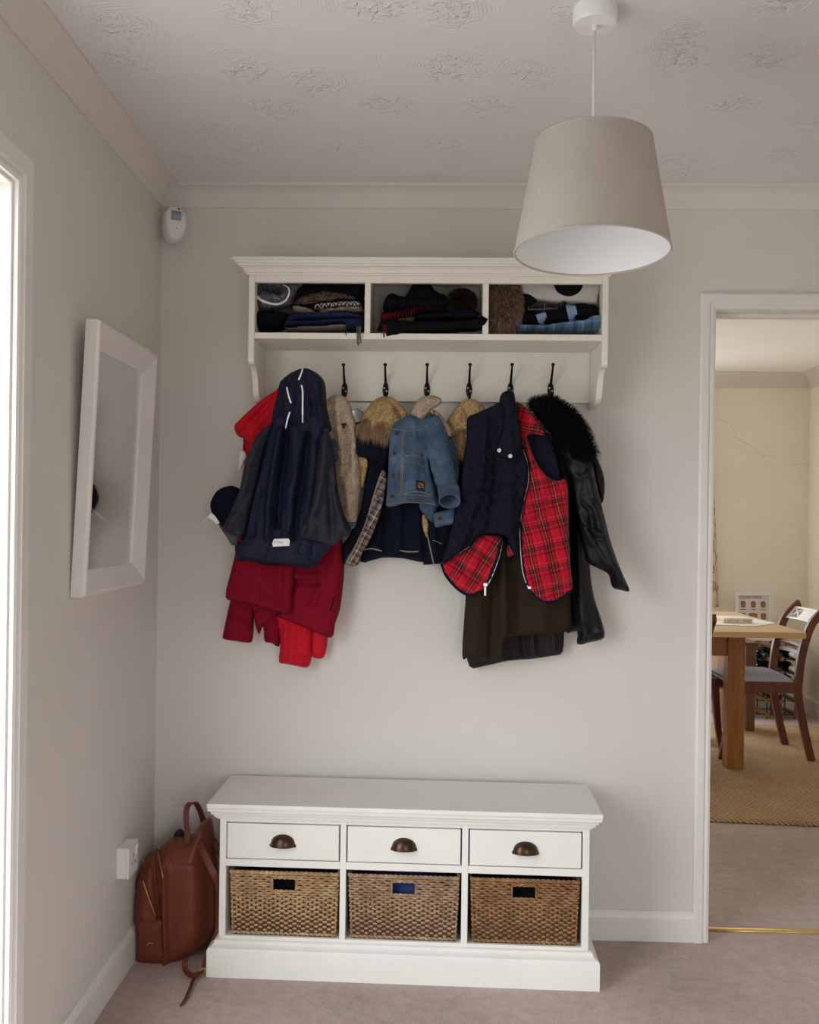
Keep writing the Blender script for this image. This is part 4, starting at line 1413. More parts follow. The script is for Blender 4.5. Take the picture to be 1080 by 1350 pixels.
hood = Panel(Z1([(405, 130), (420, 100), (460, 70), (510, 50), (545, 55), (590, 85), (607, 125), (609, 200), (620, 262), (626, 310), (580, 330), (500, 322), (430, 322), (374, 300), (374, 250), (386, 200), (400, 160)]), 0.150, 0.120, 0.055, 0.006, tilt=-0.28,
             folds=[(-0.010, 0.010, Z1([(440, 110), (425, 200), (405, 290)])), (0.010, 0.014, Z1([(485, 90), (470, 200), (450, 310)])), (-0.008, 0.010, Z1([(540, 90), (560, 200), (560, 310)])), (0.010, 0.012, Z1([(590, 130), (595, 220), (600, 300)]))], crease=(0.009, 13, 9), seed=14)
ho = hood.obj('hood', 'navy_shell', nr)
for ln in ([(513, 52), (505, 76), (495, 100)], [(445, 130), (452, 165), (463, 198)], [(458, 236), (448, 268), (440, 305)], [(507, 122), (512, 150), (512, 220), (512, 305)]):
    ribbon(hood, Z1(ln), 0.0042, 'piping', 'cord_reflect', ho, 0.004, 0.002)
# cuffs: the knitted inner wrists hanging below the outer sleeve
sleeve([Z1([(300, 760)])[0] + (11, 0.200), Z1([(322, 800)])[0] + (12, 0.205), Z1([(330, 832)])[0] + (12.5, 0.212)], 'cuff', 'navy_shell', nr, 0.7, 20, 0.0015, 3)
sleeve([Z1([(535, 775)])[0] + (10, 0.215), Z1([(522, 812)])[0] + (11, 0.215), Z1([(517, 842)])[0] + (10.5, 0.220)], 'cuff', 'navy_shell', nr, 0.7, 20, 0.0015, 5)
pp = [body.hit(u, v, 0.004) for u, v in Z1([(390, 773), (450, 771), (457, 780), (455, 803), (385, 806), (383, 790)])]
yl = min(body.hit(u, v, 0.0).y for u in (360, 365, 370, 375, 380, 383) for v in (711, 715, 719)) - 0.002
pp = [at(u, v, y=yl) for u, v in Z1([(390, 773), (450, 771), (457, 780), (455, 803), (385, 806), (383, 790)])]
lb = G().rings([pp, [q + Vector((0, 0.0012, 0)) for q in pp]]).obj('name_label', 'label_white', nr)
Zl = Z((350, 700), 27.0)
g = G()
for ln in ([(310, 350), (318, 415), (350, 410), (370, 385)], [(440, 340), (455, 400), (500, 425), (545, 400), (510, 370), (560, 400), (600, 440), (610, 390), (635, 385)]):
    g.tube([at(u, v, y=yl - 0.0004) for u, v in Zl(ln)], 0.0006, 4)
g.obj('handwriting', 'print_dark', lb)

# ---- fleece jacket turned inside out, denim outside
fj = garment('fleece_lined_jacket', 466, 694, 0.10, 'beige fleece lined denim jacket hanging inside out beside the navy raincoat', 'coat')
p = Panel(Z1([(590, 220), (612, 185), (640, 164), (680, 165), (705, 190), (722, 235), (738, 290), (746, 400), (758, 480), (757, 560), (747, 640), (739, 700), (702, 698), (680, 668), (665, 600), (640, 520), (600, 440)]), 0.085, 0.055, 0.03, 0.0045,
          folds=[(0.010, 0.014, Z1([(660, 180), (670, 300), (690, 480), (715, 680)])), (-0.012, 0.010, Z1([(690, 290), (710, 340), (705, 420), (690, 500)])), (0.008, 0.012, Z1([(730, 300), (735, 450), (735, 600)])), (-0.008, 0.012, Z1([(640, 330), (650, 450), (660, 560)]))],
          crease=(0.004, 12, 6), seed=21, grain=0.0022)
p.obj('fleece_lining', 'sherpa_beige', fj)
q = Panel(Z1([(630, 356), (664, 350), (668, 390), (660, 440), (640, 442), (628, 400)]), 0.140, 0.008, 0.005, 0.005)
q.obj('denim_patch', 'denim', fj)
q = Panel(Z1([(702, 690), (739, 694), (733, 726), (712, 724)]), 0.092, 0.030, 0.01, 0.005)
q.obj('denim_cuff', 'denim', fj)
q = Panel(Z1([(676, 285), (698, 282), (686, 308)]), 0.142, 0.006, 0.004, 0.004, smooth_outline=1)
q.obj('hang_loop', 'charcoal_shell', fj)

# ---- navy parka with tan fleece hood and fur trim
pk = garment('hooded_parka', 520, 745, 0.08, 'navy parka with fur trimmed tan hood and brown plaid placket', 'coat')
bk = Panel(Z2([(300, 430), (260, 600), (240, 800), (215, 1000), (190, 1168), (320, 1146), (440, 1150), (550, 1172), (640, 1160), (680, 900), (640, 600), (520, 430)]), 0.028, 0.040, 0.02, 0.007,
           folds=[(0.010, 0.018, Z2([(420, 860), (410, 1140)])), (-0.010, 0.014, Z2([(340, 900), (330, 1140)])), (0.008, 0.016, Z2([(520, 860), (530, 1160)])), (0.005, 0.008, Z2([(200, 1140), (330, 1118), (540, 1140)]))], crease=(0.005, 10, 4), seed=31)
bk.obj('back_panel', 'parka_lining', pk)
for a in ([(215, 1102), (260, 1094), (318, 1108)], [(420, 1104), (470, 1112), (525, 1110)]):
    ribbon(bk, Z2(a), 0.0042, 'pocket_welt', 'thread_grey', pk, 0.003, 0.002)
lf = Panel(Z2([(175, 560), (237, 590), (225, 700), (200, 860), (165, 950), (128, 1025), (92, 1082), (95, 1170), (112, 1182), (172, 1192), (206, 1108), (282, 940), (332, 770), (352, 640), (330, 560), (250, 520)]), 0.072, 0.035, 0.018, 0.006,
           folds=[(0.006, 0.012, Z2([(260, 620), (225, 800), (150, 1010), (105, 1120)]))], crease=(0.003, 10, 6), seed=32)
lf.obj('front_panel', 'parka_navy', pk)
pd = Panel(Z2([(315, 650), (345, 680), (336, 780), (292, 940), (242, 1060), (207, 1112), (182, 1188), (107, 1178), (142, 1108), (172, 1058), (227, 930), (272, 780)]), 0.1035, 0.010, 0.006, 0.005, uvrot=math.radians(-28), seed=33)
pd.obj('plaid_placket', 'brown_plaid', pk)
ribbon(pd, Z2([(318, 655), (276, 780), (232, 930), (178, 1060), (115, 1178)]), 0.0040, 'zip', 'thread_grey', pk, 0.001, 0.003)
for u, v in ((296, 800), (236, 912), (228, 988), (155, 1164)):
    button(pd, *Z2([(u, v)])[0], 0.0048, 'snap_button', 'bronze', pk, 0.001)
p = Panel(Z2([(172, 560), (238, 585), (232, 660), (212, 740), (196, 742), (188, 660)]), 0.098, 0.020, 0.01, 0.005, grain=0.002, seed=34)
p.obj('fleece_edge', 'sherpa_tan', pk)
fl_ = Panel(Z2([(200, 415), (168, 480), (148, 545), (150, 562), (200, 574), (270, 590), (322, 632), (348, 610), (372, 500), (380, 440), (300, 400)]), 0.105, 0.028, 0.014, 0.005, folds=[(0.004, 0.010, Z2([(290, 450), (300, 600)]))], seed=35)
fl_.obj('collar_flap', 'parka_navy', pk)
button(fl_, *Z2([(166, 543)])[0], 0.0062, 'snap_button', 'bronze', pk)
hd = Panel(Z2([(345, 228), (305, 232), (260, 265), (215, 322), (192, 390), (182, 430), (250, 450), (350, 480), (420, 470), (470, 400), (470, 340), (432, 280), (385, 240)]), 0.070, 0.075, 0.04, 0.0045,
           folds=[(-0.010, 0.010, Z2([(380, 270), (420, 330), (450, 400)])), (0.008, 0.014, Z2([(320, 250), (290, 330), (270, 400)])), (0.006, 0.012, Z2([(380, 260), (370, 360), (360, 440)]))], grain=0.0022, seed=36)
hdo = hd.obj('hood', 'sherpa_tan', pk)
ft = Panel(Z2([(215, 372), (250, 360), (310, 372), (370, 372), (392, 400), (372, 468), (335, 462), (260, 438), (185, 428), (196, 398)]), 0.118, 0.028, 0.016, 0.006, seed=37)
fur_coat(panel_samples(ft, 3800, 5), 0.020, 0.0006, 'fur_trim', 'tan_fur', hdo, 0.55, 1.0, 5)
rf = Panel(Z2([(520, 820), (552, 905), (560, 1000), (575, 1060), (556, 1170), (556, 1186), (618, 1182), (660, 1172), (690, 1090), (720, 960), (700, 820)]), 0.070, 0.030, 0.015, 0.006, folds=[(0.006, 0.012, Z2([(610, 900), (620, 1170)]))], seed=38)
rf.obj('front_panel', 'parka_navy', pk)
p = Panel(Z2([(548, 905), (568, 910), (585, 950), (578, 1030), (560, 1010), (548, 960)]), 0.1005, 0.008, 0.004, 0.005, seed=39)
p.obj('fleece_edge', 'sherpa_tan', pk)
ribbon(rf, Z2([(578, 1020), (590, 1080), (612, 1180)]), 0.0035, 'zip', 'thread_grey', pk, 0.001, 0.003)
seam(rf, Z2([(608, 1046), (640, 1058), (660, 1066)]), 0.0012, 'pocket_piping', 'thread_grey', pk)

# ---- second tan hooded coat, mostly hidden
sh2 = garment('fleece_hooded_coat', 612, 640, 0.06, 'tan fleece hooded coat showing only its hood behind the quilted gilet', 'coat')
h2 = Panel(Z2([(815, 240), (780, 250), (740, 290), (700, 345), (680, 395), (690, 470), (740, 560), (800, 600), (860, 560), (920, 420), (910, 300), (868, 258)]), 0.062, 0.075, 0.04, 0.0045,
           folds=[(-0.008, 0.010, Z2([(790, 260), (800, 330), (830, 400)])), (0.006, 0.012, Z2([(750, 300), (740, 380)]))], grain=0.0022, seed=41)
h2o = h2.obj('hood', 'sherpa_tan', sh2)
f2 = Panel(Z2([(735, 445), (765, 420), (800, 440), (800, 560), (780, 572), (756, 560), (745, 500)]), 0.128, 0.020, 0.012, 0.006, seed=42)
fur_coat(panel_samples(f2, 1500, 6), 0.018, 0.0006, 'fur_trim', 'tan_fur', h2o, 0.55, 0.8, 6)
p = Panel(Z2([(700, 560), (690, 900), (700, 1000), (900, 1000), (930, 560)]), 0.028, 0.030, 0.02, 0.02)
p.obj('body', 'parka_navy', sh2)

# ---- child's denim jacket
dj = garment('denim_jacket', 555, 695, 0.16, 'small blue denim jacket with cream fleece collar hanging on middle hook', 'jacket')
bk = Panel(Z2([(560, 340), (560, 700), (530, 842), (562, 902), (612, 946), (625, 880), (640, 850), (735, 720), (756, 690), (758, 480), (745, 450), (690, 460), (650, 360)]), 0.126, 0.020, 0.012, 0.006, wrinkle=(0.003, 12, 9), seed=51)
bk.obj('back_panel', 'denim', dj)
p = Panel(Z2([(606, 305), (640, 318), (690, 378), (720, 440), (704, 456), (686, 452), (660, 405), (618, 335)]), 0.150, 0.020, 0.01, 0.005, grain=0.002, seed=52)
p.obj('fleece_lining', 'sherpa_collar', dj)
fp = Panel(Z2([(480, 328), (430, 352), (390, 382), (366, 450), (358, 560), (353, 680), (345, 800), (344, 852), (390, 853), (440, 838), (490, 834), (560, 840), (632, 852), (628, 800), (610, 720), (590, 640), (585, 500), (600, 380), (600, 320), (560, 318)]), 0.146, 0.036, 0.016, 0.005,
           folds=[(-0.009, 0.010, Z2([(560, 560), (570, 640), (590, 700)])), (0.007, 0.016, Z2([(500, 380), (500, 560), (510, 760)])), (0.004, 0.008, Z2([(360, 812), (440, 800), (620, 815)])), (-0.003, 0.004, Z2([(352, 792), (440, 778), (620, 792)])),
                  (0.003, 0.006, Z2([(440, 570), (560, 580)]))], crease=(0.0035, 15, 9), seed=53)
fpo = fp.obj('front_panel', 'denim', dj)
for ln in ([(366, 408), (420, 418), (480, 424), (560, 412)], [(445, 570), (500, 560), (565, 580)], [(445, 420), (438, 560), (432, 780)], [(437, 424), (430, 560), (424, 780)], [(440, 782), (520, 770), (600, 790)], [(440, 572), (440, 600)], [(350, 800), (430, 786), (620, 798)], [(348, 845), (430, 832), (560, 834), (628, 844)]):
    seam(fp, Z2(ln), 0.0007, 'stitching', 'denim_thread', fpo)
for u, v in ((400, 440), (388, 553), (378, 680), (375, 795)):
    button(fp, *Z2([(u, v)])[0], 0.0058, 'button', 'bronze', dj)
slv = sleeve([Z2([(600, 350)])[0] + (10, 0.176), Z2([(622, 440)])[0] + (14, 0.182), Z2([(645, 560)])[0] + (15, 0.186), Z2([(675, 680)])[0] + (14.5, 0.190), Z2([(694, 745)])[0] + (13.0, 0.194)], 'sleeve', 'denim', dj, 0.6, 26, 0.0022, 3)
sleeve([Z2([(694, 745)])[0] + (14.2, 0.196), Z2([(703, 795)])[0] + (14.2, 0.206), Z2([(704, 826)])[0] + (14.6, 0.228)], 'cuff', 'denim', dj, 0.75, 26, 0.0006, 8)
p = Panel(Z2([(612, 900), (640, 885), (690, 875), (736, 862), (738, 905), (735, 950), (680, 962), (624, 972), (614, 935)]), 0.150, 0.030, 0.014, 0.005, folds=[(0.003, 0.006, Z2([(620, 900), (730, 885)]))], seed=55)
cf2 = p
p.obj('cuff', 'denim', dj)
button(cf2, *Z2([(648, 922)])[0], 0.0062, 'button', 'bronze', dj)
p = Panel(Z2([(485, 326), (492, 296), (505, 268), (545, 232), (600, 221), (640, 232), (657, 242), (650, 272), (600, 306), (546, 356), (515, 346)]), 0.176, 0.032, 0.018, 0.0045, folds=[(0.005, 0.012, Z2([(520, 300), (600, 250)]))], grain=0.0018, seed=56)
p.obj('fleece_collar', 'sherpa_collar', dj)
pp = [fp.hit(u, v, 0.004) for u, v in Z2([(512, 705), (540, 706), (564, 716), (560, 768), (514, 760)])]
pat = G().rings([pp, [q + Vector((0, 0.002, 0)) for q in pp]]).obj('logo_patch', 'patch_navy', dj)
g = G()
for ln in ([(526, 722), (552, 728)], [(523, 735), (535, 732), (557, 738)], [(530, 748), (545, 744), (557, 748)], [(524, 742), (540, 742)]):
    g.tube([fp.hit(u, v, 0.0046) for u, v in Z2(ln)], 0.0011, 5)
g.obj('logo_stitching', 'patch_orange', pat)

# ---- dark olive coat
ol = garment('wool_coat', 680, 878, 0.08, 'dark olive wool coat hanging under the tartan lined gilet', 'coat')
p = Panel(Z3([(200, 500), (160, 800), (150, 900), (143, 1040), (130, 1266), (160, 1272), (230, 1282), (305, 1290), (318, 1192), (380, 1182), (470, 1172), (592, 1156), (600, 1000), (600, 700), (560, 500)]), 0.066, 0.050, 0.025, 0.007,
          folds=[(0.014, 0.020, Z3([(300, 780), (305, 1000), (310, 1280)])), (-0.012, 0.016, Z3([(265, 800), (270, 1000), (255, 1270)])), (0.010, 0.022, Z3([(200, 900), (190, 1260)])), (0.012, 0.030, Z3([(470, 880), (480, 1170)])), (-0.008, 0.02, Z3([(380, 900), (370, 1180)]))], crease=(0.003, 8, 3), seed=61)
p.obj('front_panel', 'olive_wool', ol)
p = Panel(Z3([(160, 1200), (162, 1313), (230, 1310), (330, 1288), (430, 1280), (520, 1266), (566, 1250), (572, 1150), (560, 1100), (300, 1100)]), 0.022, 0.030, 0.012, 0.007,
          folds=[(0.012, 0.012, Z3([(430, 1170), (436, 1280)])), (-0.010, 0.012, Z3([(390, 1180), (400, 1280)])), (0.010, 0.012, Z3([(520, 1160), (525, 1262)]))], seed=62)
p.obj('back_panel', 'dark_lining', ol)

# ---- black leather coat with fur collar
lc = garment('leather_coat', 740, 845, 0.07, 'black leather coat with black fur collar hanging on the end hook', 'coat')
p = Panel(Z3([(480, 180), (520, 330), (540, 500), (560, 700), (575, 900), (570, 1150), (628, 1160), (630, 1216), (690, 1206), (748, 1186), (734, 1110), (702, 1012), (684, 880), (690, 760), (690, 560), (660, 300), (560, 180)]), 0.030, 0.055, 0.03, 0.007,
          folds=[(0.012, 0.018, Z3([(620, 600), (630, 900), (650, 1200)])), (-0.012, 0.014, Z3([(590, 600), (596, 900), (600, 1150)])), (0.008, 0.010, Z3([(690, 900), (715, 1050), (735, 1180)])), (0.004, 0.006, Z3([(632, 1175), (690, 1165), (740, 1145)]))], crease=(0.006, 9, 5), seed=71)
p.obj('body', 'black_leather', lc)
p = Panel(Z3([(690, 380), (722, 420), (746, 490), (748, 560), (735, 606), (712, 560), (690, 470)]), 0.028, 0.045, 0.02, 0.006, seed=72)
p.obj('sleeve', 'black_leather', lc)
p = Panel(Z3([(560, 330), (590, 480), (604, 560), (622, 660), (650, 780), (672, 858), (720, 886), (764, 912), (774, 948), (786, 972), (822, 982), (857, 984), (830, 918), (802, 850), (772, 760), (742, 640), (716, 530), (690, 420), (640, 330)]), 0.092, 0.060, 0.035, 0.006,
          folds=[(-0.006, 0.008, Z3([(640, 600), (680, 640), (690, 720)])), (0.010, 0.016, Z3([(670, 480), (700, 640), (750, 800), (820, 940)])), (0.006, 0.008, Z3([(630, 640), (680, 760), (760, 880)])), (-0.006, 0.007, Z3([(690, 600), (735, 640)])), (-0.006, 0.007, Z3([(650, 700), (720, 740)]))], crease=(0.006, 14, 13), seed=73)
p.obj('sleeve', 'black_leather', lc)
cpan = Panel(Z3([(420, 168), (450, 148), (515, 140), (568, 168), (616, 204), (655, 252), (684, 312), (706, 375), (704, 402), (668, 420), (624, 412), (566, 360), (520, 310), (470, 250), (435, 205)]), 0.105, 0.065, 0.035, 0.006, seed=74)
co = cpan.obj('collar', 'black_cloth', lc)
fur_coat(panel_samples(cpan, 7000, 8), 0.024, 0.0006, 'fur', 'black_fur', co, 0.5, 0.5, 8)

# ---- quilted gilet with tartan lining
gl = garment('quilted_gilet', 670, 795, 0.16, 'navy quilted gilet with red tartan lining showing', 'gilet')
NAVY_OUT = Z3([(300, 130), (330, 114), (354, 124), (362, 165), (375, 240), (388, 340), (400, 390), (416, 440), (414, 520), (398, 600), (382, 690), (372, 836), (352, 812), (330, 780), (325, 750), (262, 737), (202, 746), (166, 786), (100, 832), (40, 868), (60, 790), (90, 680), (118, 560), (128, 480), (136, 400), (150, 330), (152, 236), (200, 210), (288, 166)])
QF = []
for k in range(-3, 12):
    QF.append((-0.0028, 0.0035, Z3([(60 + k * 42, 860), (60 + k * 42 + 330, 330)])))
    QF.append((-0.0028, 0.0035, Z3([(-20 + k * 42, 330), (-20 + k * 42 + 330, 860)])))
gp = Panel(NAVY_OUT, 0.158, 0.040, 0.020, 0.005,
           folds=QF + [(0.012, 0.016, Z3([(230, 260), (215, 450), (180, 620), (120, 800)])), (-0.010, 0.014, Z3([(280, 420), (270, 560), (240, 740)])), (0.010, 0.016, Z3([(340, 440), (335, 600), (330, 760)])), (0.006, 0.006, Z3([(220, 520), (290, 530)])), (0.006, 0.010, Z3([(205, 740), (320, 745)])), (-0.006, 0.006, Z3([(180, 545), (290, 548)]))], crease=(0.004, 12, 7), seed=81)
gp.obj('front_panel', 'gilet_navy', gl)
cl = Panel(Z3([(300, 130), (330, 114), (354, 124), (362, 165), (375, 240), (388, 340), (374, 395), (358, 422), (330, 416), (272, 385), (300, 300), (310, 200), (292, 168)]), 0.192, 0.022, 0.012, 0.005, folds=[(0.005, 0.012, Z3([(330, 150), (335, 300), (345, 400)]))], seed=82)
cl.obj('collar', 'gilet_navy', gl)
for u, v in ((290, 375), (338, 400)):
    button(cl, *Z3([(u, v)])[0], 0.0060, 'snap_button', 'silver', gl)
back = Panel(Z3([(370, 165), (420, 300), (505, 300), (562, 498), (520, 520), (450, 460), (420, 560), (390, 700), (330, 860), (320, 700), (340, 300)]), 0.118, 0.026, 0.012, 0.006, seed=83)
back.obj('back_panel', 'gilet_navy', gl)
tp_ = Panel(Z3([(388, 340), (402, 375), (420, 440), (417, 520), (398, 600), (381, 690), (386, 800), (396, 900), (418, 975), (450, 1010), (490, 1030), (545, 1022), (606, 982), (602, 900), (592, 750), (586, 516), (545, 508), (500, 488), (460, 440), (430, 380), (412, 320)]), 0.150, 0.030, 0.015, 0.005,
            folds=[(0.006, 0.014, Z3([(470, 520), (480, 700), (500, 900)])), (-0.007, 0.008, Z3([(390, 690), (440, 680), (470, 650)])), (0.008, 0.010, Z3([(430, 975), (500, 960), (590, 910)])), (-0.007, 0.008, Z3([(440, 945), (510, 945), (590, 890)])), (0.006, 0.012, Z3([(550, 560), (565, 760), (590, 900)]))], crease=(0.005, 9, 7), uvrot=math.radians(14), seed=84)
tpo = tp_.obj('tartan_lining', 'red_tartan', gl)
up_ = Panel(Z3([(362, 165), (374, 235), (384, 310), (396, 340), (412, 312), (440, 305), (490, 306), (455, 242), (400, 182)]), 0.146, 0.022, 0.01, 0.005, folds=[(0.004, 0.010, Z3([(400, 200), (460, 300)]))], uvrot=math.radians(75), seed=85)
up_.obj('tartan_lining', 'red_tartan', gl)
lt = Panel(Z3([(205, 742), (262, 742), (304, 756), (292, 822), (262, 900), (240, 950), (210, 985), (160, 1000), (112, 975), (64, 922), (40, 866), (100, 834), (166, 788)]), 0.140, 0.026, 0.013, 0.005,
           folds=[(-0.006, 0.008, Z3([(130, 880), (160, 940), (240, 940)])), (0.006, 0.012, Z3([(220, 770), (170, 900)]))], crease=(0.005, 10, 9), uvrot=math.radians(-32), seed=86)
lt.obj('tartan_lining', 'red_tartan', gl)
sm = Panel(Z3([(328, 788), (358, 800), (358, 826), (326, 834)]), 0.140, 0.014, 0.006, 0.005, uvrot=0.4, seed=87)
sm.obj('tartan_lining', 'red_tartan', gl)
ribbon(tp_, Z3([(381, 690), (386, 800), (398, 905), (420, 975)]), 0.010, 'zip_tape', 'binding_navy', gl, 0.002, 0.003)
seam(tp_, Z3([(378, 690), (382, 800), (393, 905), (416, 972)]), 0.0014, 'zip_teeth', 'silver', gl, 0.0055)
G().tube(tp_.line(Z3([(420, 975), (450, 1010), (490, 1030), (545, 1022), (604, 984)]), 0.002, 6), 0.0042, 8).obj('edge_binding', 'binding_navy', gl, True)
ribbon(lt, Z3([(296, 775), (285, 830), (258, 905), (236, 955)]), 0.010, 'zip_tape', 'binding_navy', gl, 0.002, 0.003)
seam(lt, Z3([(304, 770), (292, 832), (266, 905), (242, 955)]), 0.0014, 'zip_teeth', 'silver', gl, 0.0055)
G().tube(lt.line(Z3([(212, 986), (160, 1002), (112, 977), (62, 922), (40, 868)]), 0.002, 6), 0.0042, 8).obj('edge_binding', 'binding_navy', gl, True)
q0 = lt.hit(*Z3([(231, 958)])[0], 0.006)
G().box(q0.x - 0.006, q0.x + 0.006, q0.y - 0.004, q0.y + 0.002, q0.z - 0.004, q0.z + 0.006).box(q0.x - 0.004, q0.x + 0.002, q0.y - 0.004, q0.y - 0.002, q0.z - 0.032, q0.z - 0.004).obj('zip_pull', 'silver', gl, bevel=0.001)
q0 = tp_.hit(*Z3([(420, 970)])[0], 0.004)
G().box(q0.x - 0.004, q0.x + 0.006, q0.y - 0.003, q0.y + 0.002, q0.z - 0.004, q0.z + 0.004).obj('zip_end', 'silver', gl, bevel=0.001)
seam(tp_, Z3([(392, 370), (412, 430), (416, 510), (396, 600), (380, 690)]), 0.0013, 'zip_teeth', 'silver', gl, 0.0055)

# ================================================================== WOOLLENS IN THE CUBBIES
Z5 = Z((330, 365), 6.75)
Z6 = Z((485, 365), 6.75)
Z7 = Z((635, 365), 6.353)
BOT = 1.8435
def woolly(name, u, v, label, cat, group='woollens in the rack cubbies'):
    return empty(name, at(u, v, y=2.90), label, cat, group)

def simple_panel(zf, pts, wb, th, name, material, root, **k):
    k.setdefault('edge', 0.02); k.setdefault('res', 0.0055)
    k.setdefault('zclip', (BOT, 2.022))
    if not k.pop('keep', False):
        fr = 0.192 + (wb + th - 0.17) * 0.25
        th = max(th, 0.09)
        wb = fr - th
    p = Panel(zf(pts), wb, th, hem=0.1, backf=0.9, **k)
    p.obj(name, material, root)
    return p

# left cubby
w = woolly('folded_jumper', 430, 430, 'black jumper folded at the back of the shelf cubby', 'jumper')
simple_panel(Z5, [(420, 80), (600, 52), (1000, 52), (1012, 200), (1010, 300), (420, 300), (400, 180)], 0.060, 0.060, 'fold', 'black_cloth', w, res=0.012, wrinkle=(0.006, 12, 20))
w = woolly('wool_bag', 350, 437, 'black soft bag under the grey fleece hat', 'bag')
simple_panel(Z5, [(48, 330), (120, 320), (330, 322), (350, 380), (300, 440), (280, 482), (50, 486)], 0.060, 0.110, 'body', 'black_cloth', w, wrinkle=(0.004, 14, 20), seed=2)
w = woolly('fleece_hat', 365, 412, 'grey knitted hat with white fleece brim lying on its side', 'hat')
p = simple_panel(Z5, [(46, 170), (60, 100), (95, 64), (200, 52), (360, 52), (500, 56), (505, 110), (430, 175), (390, 240), (310, 282), (200, 302), (120, 318), (66, 280)], 0.075, 0.110, 'crown', 'knit_grey', w, edge=0.04, grain=0.0015,
                 folds=[(-0.030, 0.016, Z5([(170, 120), (270, 140)])), (0.006, 0.02, Z5([(400, 100), (360, 220)]))], seed=3)
pts = [p.hit(u, v, 0.004) for u, v in [tuple(q) for q in catmull(Z5([(52, 120), (60, 175), (110, 215), (175, 238), (240, 246), (300, 225), (338, 180), (350, 130), (335, 95), (300, 75)]), 5)]]
G().tube(pts, [0.0045 - 0.0030 * (k / (len(pts) - 1)) + 0.0015 * math.sin(k) ** 2 * 0.3 for k in range(len(pts))], 8).obj('fleece_brim', 'lining_white', w, True)
w = woolly('patterned_hat', 440, 405, 'brown fair isle knitted hat with zigzag band', 'hat')
simple_panel(Z5, [(395, 262), (430, 195), (520, 152), (600, 132), (700, 122), (800, 135), (900, 160), (985, 200), (990, 235), (800, 250), (560, 275)], 0.090, 0.080, 'crown', 'knit_brown', w, edge=0.03, grain=0.002, wrinkle=(0.004, 25, 30), seed=4)
simple_panel(Z5, [(540, 272), (620, 248), (780, 232), (980, 228), (996, 255), (980, 288), (800, 284), (600, 296)], 0.110, 0.066, 'zigzag_band', 'zigzag_knit', w, edge=0.012, seed=5)
w = woolly('striped_scarf', 450, 415, 'cream striped scarf folded above the blue scarf', 'scarf')
simple_panel(Z5, [(378, 272), (440, 268), (540, 290), (598, 322), (540, 336), (430, 332), (384, 302)], 0.100, 0.072, 'fold', 'knit_cream', w, edge=0.012, folds=[(-0.003, 0.003, Z5([(390, 300), (540, 318)]))], seed=6)
simple_panel(Z5, [(600, 318), (680, 292), (780, 278), (900, 268), (1000, 284), (992, 316), (860, 326), (640, 330)], 0.098, 0.072, 'fold', 'knit_cream', w, edge=0.012, folds=[(-0.003, 0.003, Z5([(650, 312), (820, 296), (980, 296)]))], seed=7)
w = woolly('blue_scarf', 430, 430, 'dark blue wool scarf folded in the shelf cubby', 'scarf')
simple_panel(Z5, [(285, 476), (330, 395), (372, 342), (600, 332), (850, 312), (925, 330), (1008, 362), (1010, 392), (860, 395), (640, 400), (420, 410), (330, 470)], 0.070, 0.105, 'fold', 'blue_scarf', w, edge=0.016, wrinkle=(0.003, 18, 30), seed=8)
simple_panel(Z5, [(300, 462), (340, 405), (560, 396), (860, 380), (1005, 390), (1010, 482), (850, 484), (835, 432), (650, 436), (400, 448)], 0.080, 0.105, 'fold', 'blue_scarf', w, edge=0.014, wrinkle=(0.003, 18, 30), seed=9)
w = woolly('tasselled_scarf', 430, 437, 'grey brown scarf with tassels hanging over the shelf edge', 'scarf')
simple_panel(Z5, [(310, 468), (360, 452), (600, 446), (850, 428), (872, 450), (868, 484), (320, 485)], 0.085, 0.085, 'fold', 'grey_scarf', w, edge=0.010, folds=[(-0.003, 0.003, Z5([(330, 470), (860, 458)]))], seed=10)
g = G()
for k in range(5):
    u0 = 950 + k * 9
    g.tube([at(*Z5([q])[0], y=RF - 0.004 - 0.001 * k) for q in ((u0, 440), (u0 - 2 + 4 * math.sin(k), 500), (u0 + 3 * math.cos(k * 2), 560 + 8 * k), (960 + 4 * k - 8, 615 - 10 * abs(k - 2)))], 0.0013, 5)
g.obj('tassel', 'grey_scarf', w, True)
G().tube([at(*Z5([q])[0], y=RF - 0.003) for q in ((842, 470), (848, 500), (856, 522))], 0.0014, 5).obj('tie', 'black_cloth', w, True)

# middle cubby
w = woolly('felt_hat', 555, 400, 'black pointed felt hat at the back of the middle cubby', 'hat')
simple_panel(Z6, [(300, 260), (330, 180), (370, 120), (402, 62), (480, 56), (560, 57), (588, 110), (640, 150), (695, 168), (720, 260)], 0.050, 0.080, 'crown', 'black_cloth', w, edge=0.04, seed=1)
w = woolly('rolled_scarf', 540, 418, 'charcoal knitted scarf rolled on top of the red fringed scarf', 'scarf')
simple_panel(Z6, [(142, 310), (150, 205), (190, 156), (250, 156), (325, 182), (520, 190), (705, 192), (722, 300), (500, 330), (300, 332)], 0.070, 0.100, 'roll', 'knit_black', w, edge=0.03, grain=0.0015, folds=[(-0.010, 0.008, Z6([(275, 170), (265, 310)]))], wrinkle=(0.004, 20, 25), seed=2)
w = woolly('bobble_hat', 611, 418, 'black hat with big brown flecked pompom', 'hat')
pc = at(*Z6([(838, 222)])[0], y=2.880)
o = G().sphere(pc, 0.032, 1.35, 1, 1.1, 20, 12).obj('pompom', 'black_cloth', w, True)
rs = random.Random(5)
smp = []
for k in range(4200):
    dv = Vector((rs.gauss(0, 1), rs.gauss(0, 1), rs.gauss(0, 1))).normalized()
    smp.append((pc + Vector((dv.x * 0.042, dv.y * 0.031, dv.z * 0.034)), dv))
fur_coat(smp, 0.012, 0.0009, 'pompom_yarn', 'pompom_fur', o, 0.35, 0.1, 9)
